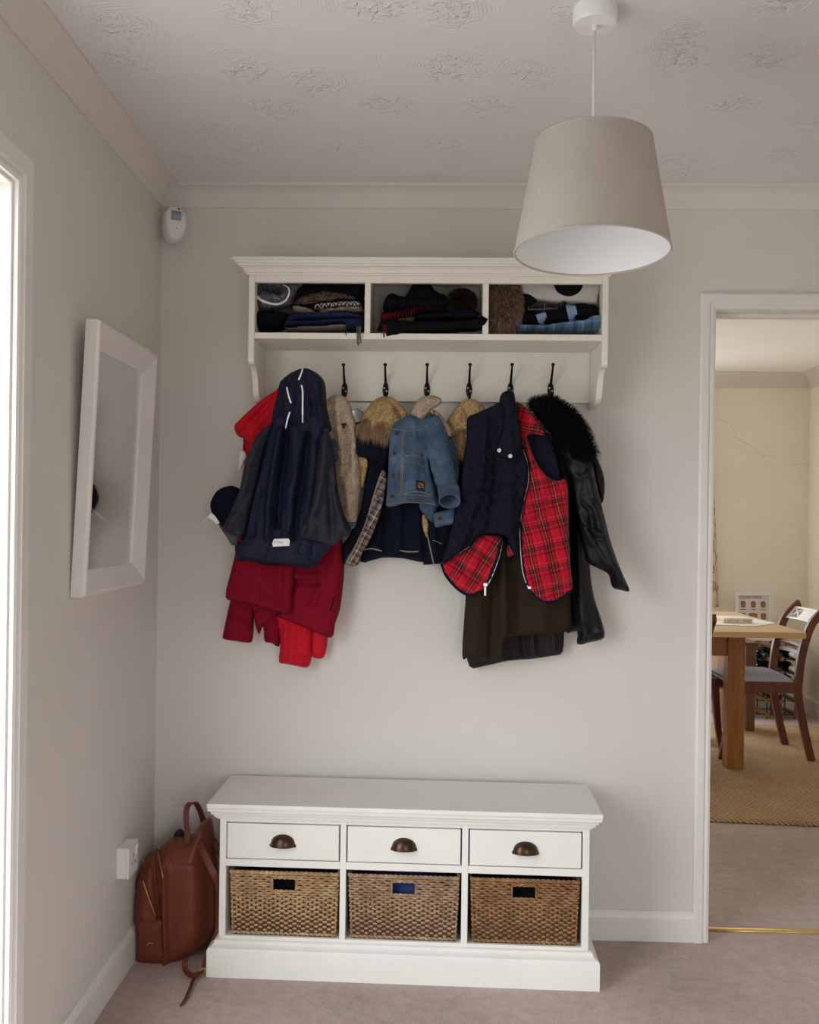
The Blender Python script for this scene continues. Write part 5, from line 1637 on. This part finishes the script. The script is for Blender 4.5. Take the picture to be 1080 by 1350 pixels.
simple_panel(Z6, [(680, 290), (760, 250), (900, 280), (985, 320), (985, 345), (700, 345)], 0.070, 0.070, 'brim', 'knit_black', w, seed=4)
w = woolly('fringed_scarf', 540, 425, 'dark scarf with red fringe folded in the middle cubby', 'scarf')
simple_panel(Z6, [(120, 330), (200, 318), (300, 300), (430, 270), (600, 284), (700, 300), (690, 332), (440, 345), (260, 372), (130, 400)], 0.085, 0.098, 'fold', 'knit_wine', w, edge=0.014, wrinkle=(0.002, 30, 30), seed=5)
g = G()
rs = random.Random(11)
for k in range(26):
    u0 = 135 + k * 11.5
    if k > 10 and k % 2:
        continue
    ln = (160 if k < 6 else 70) * rs.uniform(0.7, 1.2)
    if k in (0, 1):
        ln = 205
    v0 = 335 - k * 2.0
    g.tube([at(*Z6([q])[0], y=RF + (0.022 if k > 3 else -0.003) - 0.006) for q in ((u0, v0), (u0 + rs.uniform(-6, 6), v0 + ln * 0.5), (u0 + rs.uniform(-10, 8), v0 + ln))], 0.0011, 5)
g.obj('fringe', 'red_fringe', w, True)
w = woolly('folded_jumper', 590, 425, 'dark navy jumper folded under the pompom hat', 'jumper')
simple_panel(Z6, [(430, 345), (600, 330), (780, 322), (960, 334), (975, 400), (700, 410), (440, 412)], 0.075, 0.105, 'fold', 'navy_wool', w, edge=0.016, wrinkle=(0.003, 20, 30), seed=6)
w = woolly('black_shawl', 560, 440, 'large black shawl folded and sagging over the shelf edge', 'scarf')
simple_panel(Z6, [(82, 484), (100, 430), (128, 380), (300, 390), (440, 402), (700, 404), (960, 385), (1000, 352), (1050, 372), (1078, 392), (1064, 430), (1022, 470), (900, 486), (820, 490), (700, 496), (570, 506), (450, 508), (370, 524), (300, 542), (190, 562), (155, 556), (150, 486)], 0.135, 0.106, 'fold', 'black_cloth', w, keep=True, zclip=(1.79, 1.99), edge=0.018, folds=[(-0.004, 0.004, Z6([(160, 470), (400, 450), (1000, 430)]))], wrinkle=(0.004, 14, 24), seed=7)

# right cubby
w = woolly('canvas_bag', 730, 400, 'pale grey bag with black circle standing at the cubby back', 'bag')
bgp = simple_panel(Z7, [(320, 58), (600, 56), (975, 56), (970, 200), (955, 262), (700, 250), (470, 230), (320, 180)], 0.080, 0.060, 'body', 'grey_bag', w, edge=0.015, res=0.008, wrinkle=(0.005, 14, 20), seed=1)
cpt = [(728 + 124 * math.cos(2 * math.pi * k / 20), max(40, 52 + 112 * math.sin(2 * math.pi * k / 20))) for k in range(20)]
simple_panel(Z7, cpt, bgp.wb + bgp.th - 0.004, 0.010, 'circle_print', 'black_cloth', w, keep=True, edge=0.004, smooth_outline=1)
w = woolly('fur_hat', 665, 437, 'brown fur hat standing at the end of the cubby', 'hat')
fpn = Panel(Z7([(70, 75), (200, 82), (280, 100), (318, 160), (330, 260), (308, 370), (280, 428), (180, 452), (72, 442)]), 0.110, 0.100, 0.04, 0.007, seed=2, zclip=(1.845, 1.992))
fo_ = fpn.obj('lining', 'knit_brown', w)
fur_coat(panel_samples(fpn, 9000, 9), 0.020, 0.0009, 'fur', 'brown_fur', fo_, 0.55, 0.35, 10)
w = woolly('ear_warmer', 700, 412, 'black rounded ear warmer beside the brown fur hat', 'hat')
simple_panel(Z7, [(330, 150), (380, 134), (432, 160), (465, 215), (476, 310), (350, 320), (320, 240)], 0.110, 0.070, 'pad', 'black_cloth', w, edge=0.035, seed=3)
w = woolly('tartan_scarf', 725, 408, 'dark tartan scarf with red checks rolled beside the fur hat', 'scarf')
simple_panel(Z7, [(366, 250), (420, 232), (470, 214), (560, 226), (620, 236), (672, 208), (712, 240), (600, 300), (470, 312), (366, 306)], 0.115, 0.075, 'roll', 'dark_tartan', w, edge=0.02, folds=[(-0.008, 0.008, Z7([(590, 290), (610, 240)]))], uvrot=0.1, seed=4)
w = woolly('knitted_gloves', 730, 428, 'black knitted gloves with two light blue bands', 'gloves')
glp = simple_panel(Z7, [(328, 404), (345, 320), (400, 302), (560, 292), (700, 244), (780, 228), (900, 232), (965, 258), (966, 330), (830, 372), (560, 398), (430, 404)], 0.120, 0.084, 'folded_pair', 'black_cloth', w, edge=0.025, wrinkle=(0.003, 20, 20), folds=[(-0.006, 0.006, Z7([(560, 300), (590, 390)]))], seed=5)
ribbon(glp, Z7([(492, 308), (506, 345), (516, 392)]), 0.0285, 'band', 'light_blue_band', w, 0.003, 0.003)
ribbon(glp, Z7([(742, 238), (756, 290), (770, 362)]), 0.0275, 'band', 'light_blue_band', w, 0.003, 0.003)
w = woolly('plaid_scarf', 745, 437, 'light blue plaid scarf folded on the shelf under the gloves', 'scarf')
simple_panel(Z7, [(300, 458), (312, 408), (400, 402), (560, 402), (720, 376), (860, 362), (905, 334), (950, 326), (994, 342), (1004, 400), (1000, 458)], 0.130, 0.090, 'fold', 'light_blue_plaid', w, edge=0.014, folds=[(0.006, 0.008, Z7([(890, 370), (940, 410), (990, 370)])), (-0.005, 0.006, Z7([(700, 400), (690, 450)]))], wrinkle=(0.003, 22, 30), uvrot=0.06, seed=6)
# ================================================================== BACKPACK
bg = empty('backpack', at(225, 1270, z=0), 'tan leather backpack with gold zips leaning in the corner beside the bench', 'backpack')
BW = D - 2.995       # back of the bag
BODY = [(181, 1180), (180, 1210), (181, 1240), (179, 1258), (184, 1267), (200, 1272), (215, 1273), (224, 1271.5), (236, 1267), (250, 1258), (263, 1249), (276, 1238), (286, 1222), (288, 1180), (286, 1150), (283, 1122), (279, 1092), (276, 1083), (268, 1082), (262, 1090), (253, 1100), (246, 1104), (232, 1103), (222, 1107), (215, 1115), (209, 1119), (200, 1123), (194, 1127), (190, 1138), (185, 1155)]
bp_ = Panel(BODY, BW, 0.190, 0.055, 0.006,
            folds=[(-0.012, 0.006, [(211, 1118), (216, 1150), (219, 1180), (220, 1210), (221.5, 1240), (223, 1268)]), (-0.006, 0.003, [(180, 1209), (200, 1208.5), (219, 1207)]),
                   (0.012, 0.010, [(228, 1125), (229, 1180), (230, 1240), (228, 1262)]), (-0.004, 0.003, [(233, 1107), (235.5, 1126), (268, 1128)]),
                   (0.006, 0.03, [(200, 1150), (200, 1190)]), (-0.035, 0.035, [(284, 1110), (287, 1170), (284, 1225)])], seed=3, backf=0.9)
bpo = bp_.obj('body', 'tan_leather', bg)
pk_ = Panel([(180.5, 1211), (200, 1210.5), (217.5, 1209.5), (218.5, 1235), (221, 1262), (218, 1269), (200, 1270), (184, 1264), (180.5, 1254), (181.5, 1240)], D - 2.835, 0.036, 0.018, 0.005, folds=[(0.003, 0.030, [(203, 1225), (204, 1255)])], seed=4)
pk_.obj('front_pocket', 'tan_leather', bg)
G().tube(pk_.line([(194.5, 1246), (196, 1243.5), (199, 1242.5), (202, 1244)], 0.003, 4), 0.0013, 5).obj('logo', 'brass', bg, True)
def zipline(px, name):
    z_ = ribbon(bp_, px, 0.0085, name, 'dark_tan_leather', bg, 0.0025, 0.002)
    seam(bp_, px, 0.0017, 'zip_teeth', 'brass', z_, 0.0048)
zipline([(209, 1121), (211, 1132), (214, 1148), (215.5, 1156)], 'zip')
zipline([(189, 1160), (194, 1175), (200, 1192), (206, 1207)], 'zip')
def pull(pts, name='zip_pull'):
    G().strap([bp_.hit(u, v, 0.008) for u, v in pts], 0.007, 0.003, (1, -0.3, 0.3)).obj(name, 'dark_tan_leather', bg, True)
pull([(209, 1119), (202, 1131), (194, 1145)])
pull([(189, 1139), (183, 1155), (178.5, 1171)])
q0 = bp_.hit(190, 1134, 0.006); G().sphere(q0, 0.004).obj('zip_slider', 'silver', bg, True)
q0 = bp_.hit(210.5, 1118, 0.006); G().sphere(q0, 0.004).obj('zip_slider', 'silver', bg, True)
# yoke panel at the top
yk = Panel([(233, 1104), (246, 1105), (258, 1098), (266, 1096), (272, 1112), (276, 1128), (255, 1127.5), (235.5, 1126)], D - 2.895, 0.030, 0.01, 0.006, tilt=-0.0, seed=5)
# grab handle
hp = [at(u, v, y=y) for u, v, y in ((248, 1112, 2.838), (246.5, 1095, 2.850), (245.5, 1075, 2.858), (247, 1064, 2.868), (252, 1058.5, 2.885), (258, 1059, 2.91), (263, 1067, 2.94), (267, 1078, 2.955), (268.5, 1086, 2.955))]
hp = [Vector(q) for q in catmull(hp, 5)]
sd = [Vector((1, 0.5 * k / len(hp), 0)) for k in range(len(hp))]
G().strap(hp, 0.017, 0.004, sd).obj('grab_handle', 'dark_tan_leather', bg, True, sharp=50)
def bag_strap(pts, width, side, name):
    P_ = [Vector(q) for q in catmull([tuple(at(u, v, y=y)) for u, v, y in pts], 6)]
    G().strap(P_, width, 0.005, side).obj(name, 'dark_tan_leather', bg, True, sharp=50)
bag_strap([(252, 1103, 2.87), (259, 1106, 2.842), (266, 1118, 2.815), (274, 1135, 2.795), (282, 1152, 2.783), (288, 1168, 2.79), (289, 1195, 2.80), (287.5, 1225, 2.80)], 0.020, (1, 0.2, 0.45), 'shoulder_strap')
bag_strap([(264, 1097, 2.93), (272, 1098, 2.92), (280, 1106, 2.91), (288, 1119, 2.90), (294, 1134, 2.90)], 0.018, (0.6, 0.2, 0.8), 'shoulder_strap')
bag_strap([(288, 1222, 2.80), (285, 1234, 2.79), (279, 1246, 2.775), (273, 1262, 2.755), (269, 1275, 2.735)], 0.017, (1, 0, 0.3), 'strap_tail')
# lower strap coming off the bag's base and trailing on the carpet
def floor_strap(pts, width, name):
    P_ = [Vector(q) for q in catmull([tuple(at(u, v, z=z)) for u, v, z in pts], 6)]
    G().strap(P_, width, 0.004, (0.75, 0.5, 0.5)).obj(name, 'dark_tan_leather', bg, True, sharp=50)
floor_strap([(246, 1262, 0.045), (243.5, 1272, 0.025), (246, 1281, 0.014), (253, 1286, 0.012), (261, 1284, 0.018), (268, 1280, 0.020)], 0.016, 'lower_strap')
floor_strap([(262, 1284, 0.018), (256, 1290, 0.008), (251, 1303, 0.006), (246, 1315, 0.005), (239.5, 1325, 0.004)], 0.013, 'strap_tail')
q0 = at(266.5, 1281, z=0.022)
g = G()
g.tube([q0 + Vector(d_) for d_ in ((-0.009, 0, -0.009), (0.009, 0, -0.009), (0.009, 0, 0.008), (-0.009, 0, 0.008), (-0.009, 0, -0.009))], 0.0018, 6)
g.obj('buckle', 'brass', bg, True)
p = Panel([(229.5, 1104), (230.5, 1098), (234, 1094), (239, 1092.5), (243, 1097), (243.5, 1104)], D - 2.93, 0.030, 0.012, 0.005, folds=[(-0.004, 0.003, [(236, 1094), (235, 1104)])], seed=6)
p.obj('lining_cloth', 'charcoal_shell', bg)
yk.obj('top_yoke', 'tan_leather', bg)

# ================================================================== DINING ROOM
# ---- rug
rg = empty('seagrass_rug', (1.6, 5.3, 0), 'woven seagrass rug under the dining table', 'rug', rz=math.radians(-4.5))
g = G()
hx_, hy_ = 0.84, 1.06
nx, ny = 60, 70
vs, fs = [], []
for j in range(ny + 1):
    for i in range(nx + 1):
        a, b = i / nx, j / ny
        edge_ = min(a, 1 - a, b, 1 - b) * 60
        zz = 0.012 * min(1.0, 0.35 + edge_) + 0.0012 * nz(a * 20, b * 24)
        vs.append(((a * 2 - 1) * hx_ + 0.004 * nz(b * 14, 3.0), (b * 2 - 1) * hy_ + 0.004 * nz(a * 14, 7.0), zz))
for j in range(ny):
    for i in range(nx):
        q = j * (nx + 1) + i
        fs.append((q, q + 1, q + nx + 2, q + nx + 1))
nb = len(vs)
per = [i for i in range(nx + 1)] + [(j + 1) * (nx + 1) + nx for j in range(ny)] + [ny * (nx + 1) + nx - 1 - i for i in range(nx)] + [(ny - 1 - j) * (nx + 1) for j in range(ny - 1)]
for k in per:
    x, y, zz = vs[k]
    vs.append((x * 0.999, y * 0.999, 0.0))
for k in range(len(per)):
    k2 = (k + 1) % len(per)
    fs.append((per[k], nb + k, nb + k2, per[k2]))
fs.append(tuple(range(nb, nb + len(per)))[::-1])
mesh_obj('weave', vs, fs, 'rug_weave', rg, True, local=True, sharp=50)
# braided edge
g = G()
for ph in (0, 2.09, 4.19):
    pth = []
    for k in range(240):
        x = -hx_ + 2 * hx_ * k / 239
        a = k * 0.75 + ph
        pth.append((x, -hy_ + 0.005 * math.cos(a), 0.008 + 0.004 * math.sin(a)))
    g.tube(pth, 0.0052, 5)
g.obj('braided_edge', 'rug_weave', rg, True, local=True)

# ---- table
TZ = 0.752
tb = empty('dining_table', (1.29, 5.55, 0.012), 'light oak dining table with square legs', 'table')
TX0, TX1, TY0, TY1 = 0.66, 1.925, 4.955, 6.06
for k in range(5):
    ya_ = TY0 + (TY1 - TY0) * k / 5
    yb_ = TY0 + (TY1 - TY0) * (k + 1) / 5
    G().box(TX0, TX1 - 0.001, ya_ + 0.0006, yb_ - 0.0006, TZ - 0.030, TZ).obj('plank', 'oak_top', tb, bevel=0.002)
lx = ((1.592, 1.680), (0.76, 0.848))
ly = ((5.135, 5.223), (5.86, 5.948))
for xa_, xb_ in lx:
    for ya_, yb_ in ly:
        G().box(xa_, xb_, ya_, yb_, 0.0125, TZ - 0.030).obj('leg', 'oak_leg', tb, bevel=0.004)
G().box(lx[1][1], lx[0][0], 5.150, 5.175, TZ - 0.150, TZ - 0.030).obj('apron', 'oak_leg', tb, bevel=0.002)
G().box(lx[1][1], lx[0][0], 5.905, 5.930, TZ - 0.150, TZ - 0.030).obj('apron', 'oak_leg', tb, bevel=0.002)
G().box(1.640, 1.665, 5.223, 5.86, TZ - 0.150, TZ - 0.030).obj('apron', 'oak_leg', tb, bevel=0.002)
G().box(0.785, 0.81, 5.223, 5.86, TZ - 0.150, TZ - 0.030).obj('apron', 'oak_leg', tb, bevel=0.002)

# ---- things on the table
rn = empty('table_runner', (1.72, 5.45, TZ), 'white cloth runner laid across the oak table', 'runner')
c4 = [(1.924, 5.376), (1.762, 5.208), (1.50, 5.25), (1.50, 5.52), (1.86, 5.70)]
rr_ = catmull(c4, 5, True)
G().rings([[Vector((q[0], q[1], TZ + 0.0005 + h)) for q in c4] for h in (0.0, 0.004)]).obj('cloth', 'runner_white', rn, bevel=0.001)
bx = empty('cardboard_box', (1.70, 5.40, TZ + 0.0045), 'flat cream cardboard box lying on the white runner', 'box')
cs, sn = math.cos(0.04), math.sin(0.04)
def bb(x, y, z):
    return Vector((1.70 + x * cs - y * sn, 5.40 + x * sn + y * cs, TZ + 0.0047 + z))
def rbox(g, x0, x1, y0, y1, z0, z1):
    return g.rings([[bb(x, y, z) for x, y in ((x0, y0), (x1, y0), (x1, y1), (x0, y1))] for z in (z0, z1)])
rbox(G(), -0.078, 0.078, -0.07, 0.07, 0, 0.020).obj('tray', 'box_cream', bx, bevel=0.001)
rbox(G(), -0.080, 0.080, -0.072, 0.072, 0.020, 0.027).obj('lid', 'runner_white', bx, bevel=0.001)

# ---- chairs
def chair(loc, rz, label):
    """local frame: front of the seat towards -x, back posts at x = 0"""
    ch = empty('dining_chair', loc, label, 'chair', 'dining chairs', rz)
    hw = 0.195
    def P_(pts):
        return [Vector(p) for p in catmull(pts, 6)]
    for s_ in (-1, 1):
        pth = P_([(0.075, s_ * hw, 0.0), (0.035, s_ * hw, 0.16), (0.000, s_ * hw, 0.34), (0.0, s_ * hw, 0.45), (0.020, s_ * hw, 0.60), (0.065, s_ * hw, 0.74), (0.130, s_ * hw, 0.815), (0.150, s_ * hw, 0.828)])
        rings = []
        for i, p in enumerate(pth):
            tg_ = (pth[min(i + 1, len(pth) - 1)] - pth[max(i - 1, 0)]).normalized()
            nn = Vector((0, 1, 0)).cross(tg_).normalized()
            wd = 0.021 - 0.004 * abs(i / (len(pth) - 1) - 0.55)
            rings.append([p + nn * wd + Vector((0, 0.013, 0)), p + nn * wd - Vector((0, 0.013, 0)), p - nn * wd - Vector((0, 0.013, 0)), p - nn * wd + Vector((0, 0.013, 0))])
        G().rings(rings).obj('back_post', 'chair_wood', ch, bevel=0.004, local=True)
        pth = P_([(-0.415, s_ * hw, 0.0), (-0.385, s_ * hw, 0.16), (-0.365, s_ * hw, 0.39)])
        rings = []
        for i, p in enumerate(pth):
            w_ = 0.013 + 0.006 * i / (len(pth) - 1)
            rings.append([p + Vector((a * w_, b * w_, 0)) for a, b in ((1, 1), (-1, 1), (-1, -1), (1, -1))])
        G().rings(rings).obj('front_leg', 'chair_wood', ch, bevel=0.003, local=True)
        G().box(-0.365, 0.0, s_ * hw - 0.011, s_ * hw + 0.011, 0.365, 0.425).obj('seat_rail', 'chair_wood', ch, bevel=0.003, local=True)
    G().box(-0.385, -0.360, -hw, hw, 0.365, 0.425).obj('seat_rail', 'chair_wood', ch, bevel=0.003, local=True)
    G().box(-0.012, 0.012, -hw, hw, 0.365, 0.425).obj('seat_rail', 'chair_wood', ch, bevel=0.003, local=True)
    # drop-in seat
    n = 24
    vs, fs = [], []
    for j in range(n + 1):
        for i in range(n + 1):
            a, b = i / n * 2 - 1, j / n * 2 - 1
            h = 0.040 * (max(0, (1 - abs(a) ** 3.5)) * max(0, (1 - abs(b) ** 3.5))) ** 0.5
            vs.append((-0.188 + a * 0.170, b * (hw - 0.010), 0.4255 + h))
    for j in range(n):
        for i in range(n):
            q = j * (n + 1) + i
            fs.append((q, q + 1, q + n + 2, q + n + 1))
    mesh_obj('seat_cushion', vs, fs, 'seat_blue', ch, True, local=True)
    # curved rails across the back
    def rail(z0, z1, x0, dx, name, material, th=0.016):
        rings = []
        for k in range(13):
            b = k / 12 * 2 - 1
            x = x0 + dx * (1 - b * b)
            rings.append([Vector((x + t_, b * (hw - 0.012), z)) for t_, z in ((0, z0), (th, z0), (th + (z1 - z0) * 0.3, z1), ((z1 - z0) * 0.3, z1))])
        return G().rings(rings).obj(name, material, ch, bevel=0.002, local=True)
    rail(0.560, 0.582, 0.012, 0.030, 'back_rail', 'chair_wood')
    rail(0.604, 0.624, 0.020, 0.030, 'back_rail', 'chair_wood')
    # crest: panel with two open crosses, its white paints reflected light
    cr_ = G()
    def cpt_(b, z, t_):
        return Vector((0.066 + 0.030 * (1 - b * b) + (z - 0.745) * 0.85 + t_, b * (hw - 0.012), z))
    def cbox(b0, b1, z0, z1, n=4):
        rings = []
        for k in range(n + 1):
            b = b0 + (b1 - b0) * k / n
            rings.append([cpt_(b, z0, 0), cpt_(b, z1, 0), cpt_(b, z1, 0.014), cpt_(b, z0, 0.014)])
        cr_.rings(rings)
    cbox(-1, 1, 0.742, 0.750, 12)
    cbox(-1, 1, 0.800, 0.808, 12)
    cbox(-0.45, 0.45, 0.750, 0.800, 8)
    cbox(-1, -0.95, 0.750, 0.800, 1); cbox(0.95, 1, 0.750, 0.800, 1)
    for b0, b1 in ((-0.95, -0.45), (0.45, 0.95)):
        for za, zb in ((0.750, 0.800), (0.800, 0.750)):
            cr_.tube([cpt_(b0 + (b1 - b0) * k / 4, za + (zb - za) * k / 4, 0.007) for k in range(5)], 0.0055, 6)
    cr_.obj('crest_rail', 'crest_reflection', ch, local=True)
    return ch
chair((2.038, 5.545, 0.012), math.radians(0), 'dining chair with fretwork crest in front of the wine rack')
chair((1.245, 5.625, 0.012), math.radians(180), 'dining chair whose blue grey seat shows past the oak table leg')
chair((1.205, 4.90, 0.012), math.radians(-90), 'dining chair at the table end with only its back post showing past the door frame')

# ---- low stool beyond the table
st = empty('wooden_stool', (1.98, 6.12, 0.012), 'dark brown wooden stool beyond the oak table', 'stool')
G().box(1.86, 2.062, 6.06, 6.26, 0.545, 0.562).obj('top', 'stool_wood', st, bevel=0.003)
for xa_, xb_ in ((1.865, 1.90), (1.992, 2.056)):
    G().rings([[Vector((x, y, z)) for x, y in ((xa_ + k, 6.07), (xb_ - k, 6.07), (xb_ - k, 6.25), (xa_ + k, 6.25))] for z, k in ((0.0125, 0.008), (0.545, 0.0))]).obj('slab_leg', 'stool_wood', st, bevel=0.003)

# ---- wine rack, bottles, framed print
WX = [2.190, 2.283, 2.376, 2.469]
WZ = [0.030, 0.122, 0.214, 0.306, 0.398, 0.490]
wr_ = empty('wine_rack', (2.33, 6.62, 0), 'wood and metal grid wine rack against the dining wall', 'wine rack')
for x in WX:
    for z in WZ:
        G().box(x - 0.012, x + 0.012, 6.52, 6.735, z - 0.012, z + 0.012).obj('wooden_bar', 'rack_wood', wr_, bevel=0.002)
    for y in (6.535, 6.72):
        G().box(x - 0.002, x + 0.002, y - 0.006, y + 0.006, 0.0, 0.49).obj('metal_upright', 'dark_iron', wr_)
for z in WZ:
    for y in (6.535, 6.72):
        G().box(WX[0], WX[-1], y - 0.006, y + 0.006, z - 0.002, z + 0.002).obj('metal_strip', 'dark_iron', wr_)
caps = ['capsule_white', 'capsule_red', 'capsule_blue', 'capsule_white', 'bottle_glass']
capn = {'capsule_white': 'white', 'capsule_red': 'dark red', 'capsule_blue': 'pale blue', 'bottle_glass': 'black'}
prs = [('capsule_white', 2, 4), ('capsule_white', 2, 3), ('capsule_blue', 2, 2), ('capsule_red', 1, 4), ('bottle_glass', 1, 3), ('bottle_glass', 1, 2), ('bottle_glass', 0, 4), ('bottle_glass', 0, 3), ('bottle_glass', 0, 2), ('bottle_glass', 1, 1)]
rowname = {4: 'top', 3: 'second', 2: 'third', 1: 'fourth'}
colname = {0: 'the column farthest from the room corner', 1: 'the middle column', 2: 'the column nearest the room corner'}
for cap, ix, iz in prs:
    cx_ = (WX[ix] + WX[ix + 1]) / 2
    cz_ = WZ[iz] + 0.0020 + 0.0375
    b = empty('wine_bottle', (cx_, 6.62, cz_ - 0.0375), 'wine bottle with %s capsule, %s row, %s' % (capn[cap], rowname[iz], colname[ix]), 'bottle', 'bottles in the wine rack')
    prof = [(0.001, 6.735), (0.036, 6.733), (0.037, 6.725), (0.037, 6.560), (0.033, 6.540), (0.020, 6.515), (0.0150, 6.490), (0.0148, 6.470)]
    G().rings([[Vector((cx_ + r * math.cos(2 * math.pi * k / 18), y, cz_ + r * math.sin(2 * math.pi * k / 18))) for k in range(18)] for r, y in prof]).obj('glass', 'bottle_glass', b, True, sharp=50)
    prof = [(0.0155, 6.500), (0.0158, 6.440), (0.0165, 6.436), (0.0165, 6.428), (0.0150, 6.425), (0.001, 6.425)]
    G().rings([[Vector((cx_ + r * math.cos(2 * math.pi * k / 18), y, cz_ + r * math.sin(2 * math.pi * k / 18))) for k in range(18)] for r, y in prof]).obj('capsule', cap, b, True, sharp=50)

pf = empty('framed_print', (2.245, 6.70, 0.502), 'white framed print of brown shapes standing on the wine rack', 'picture')
px0, px1, pz0, pz1 = 2.125, 2.362, 0.503, 0.824
def pp3(x, z, o_):
    return Vector((x, 6.690 + (z - pz0) * 0.10 - o_, z))
prof = [(0.0, 0.0), (0.0, 0.018), (0.016, 0.018), (0.016, 0.008), (0.016, 0.0)]
G().rings([[pp3(cx_ + sx_ * a, cz_ + sz_ * a, o_) for a, o_ in prof] for cx_, cz_, sx_, sz_ in ((px0, pz0, 1, 1), (px0, pz1, 1, -1), (px1, pz1, -1, -1), (px1, pz0, -1, 1), (px0, pz0, 1, 1))], True, False).obj('frame', 'white_plastic', pf)
c4 = [(px0 + 0.014, pz0 + 0.014), (px1 - 0.014, pz0 + 0.014), (px1 - 0.014, pz1 - 0.014), (px0 + 0.014, pz1 - 0.014)]
sheet = G().rings([[pp3(x, z, o_) for x, z in c4] for o_ in (0.002, 0.006)]).obj('print_sheet', 'paper_white', pf)
def tuft(cx_, cz_, w_, h_):
    pts = []
    for k in range(12):
        a = 2 * math.pi * k / 12
        ca, sa = math.cos(a), math.sin(a)
        pts.append((cx_ + math.copysign(abs(ca) ** 0.6, ca) * w_ / 2 * (1 + 0.12 * sa), cz_ + math.copysign(abs(sa) ** 0.6, sa) * h_ / 2))
    return G().rings([[pp3(x, z, o_) for x, z in pts] for o_ in (0.006, 0.0066)])
rows_ = [(0.745, ((2.175, 0.034), (2.243, 0.034), (2.310, 0.034))), (0.665, ((2.175, 0.034), (2.240, 0.062), (2.310, 0.036))), (0.585, ((2.175, 0.034), (2.243, 0.034), (2.310, 0.034)))]
for zc, cs_ in rows_:
    for xc, wd in cs_:
        tuft(xc, zc, wd, 0.046).obj('printed_shape', 'print_brown', sheet)
        G().rings([[pp3(x, z, o_) for x, z in ((xc - 0.02, zc - 0.037), (xc + 0.02, zc - 0.037), (xc + 0.02, zc - 0.033), (xc - 0.02, zc - 0.033))] for o_ in (0.006, 0.0064)]).obj('caption', 'print_dark', sheet)
tcv = bpy.data.curves.new('title', 'FONT')
tcv.body = 'COLLECTIONS'
tcv.size = 0.026
tcv.extrude = 0.0002
tob = bpy.data.objects.new('title_tmp', tcv)
col.objects.link(tob)
bpy.context.view_layer.update()
dg = bpy.context.evaluated_depsgraph_get()
tme = tob.evaluated_get(dg).to_mesh()
tv = [v.co.copy() for v in tme.vertices]
tf = [tuple(p_.vertices) for p_ in tme.polygons]
tob.evaluated_get(dg).to_mesh_clear()
bpy.data.objects.remove(tob)
mx_ = max(v.x for v in tv)
sc_ = 0.150 / mx_
mesh_obj('title', [pp3(px0 + 0.026 + v.x * sc_, pz1 - 0.040 + v.y, 0.0066 + v.z) for v in tv], tf, 'print_dark', sheet)

# ---- curtain at the dining window, pole, wall socket
cu = empty('curtain', (1.90, 6.72, 0.72), 'cream leaf patterned curtain hanging at the dining window', 'curtain')
g = G()
n = 60
top, bot = [], []
rows = []
for j in range(16):
    f_ = j / 15
    z = 2.16 - (2.16 - 0.722) * f_
    xr = 1.955 + (2.026 - 1.955) * max(0.0, (1.95 - z) / 1.23)
    row = []
    for i in range(n + 1):
        a = i / n
        row.append(Vector((1.70 + (xr - 1.70) * a, 6.735 + 0.022 * math.sin(a * 26 + 0.6 * f_), z)))
    rows.append(row)
fr_ = [r for r in rows]
vs = [p for r in fr_ for p in r]
fs = [(j * (n + 1) + i, j * (n + 1) + i + 1, (j + 1) * (n + 1) + i + 1, (j + 1) * (n + 1) + i) for j in range(15) for i in range(n)]
o = mesh_obj('drape', vs, fs, 'curtain_print', cu, True)
sm_ = o.modifiers.new('thickness', 'SOLIDIFY'); sm_.thickness = 0.003
G().tube([(0.15, 6.735, 2.175), (1.90, 6.735, 2.175)], 0.012, 10).sphere((1.905, 6.735, 2.175), 0.018).obj('pole', 'chair_wood', cu, True)
ws = empty('wall_socket', (DR_X, 6.50, 0.30), 'white wall socket low on the dining room wall', 'socket')
G().box(DR_X - 0.010, DR_X, 6.427, 6.573, 0.297, 0.383).obj('face_plate', 'white_plastic', ws, bevel=0.003)
for dy in (-0.035, 0.035):
    G().box(DR_X - 0.0106, DR_X - 0.0096, 6.5 + dy - 0.004, 6.5 + dy + 0.004, 0.335, 0.345).obj('pin_hole', 'dark_hole', ws)
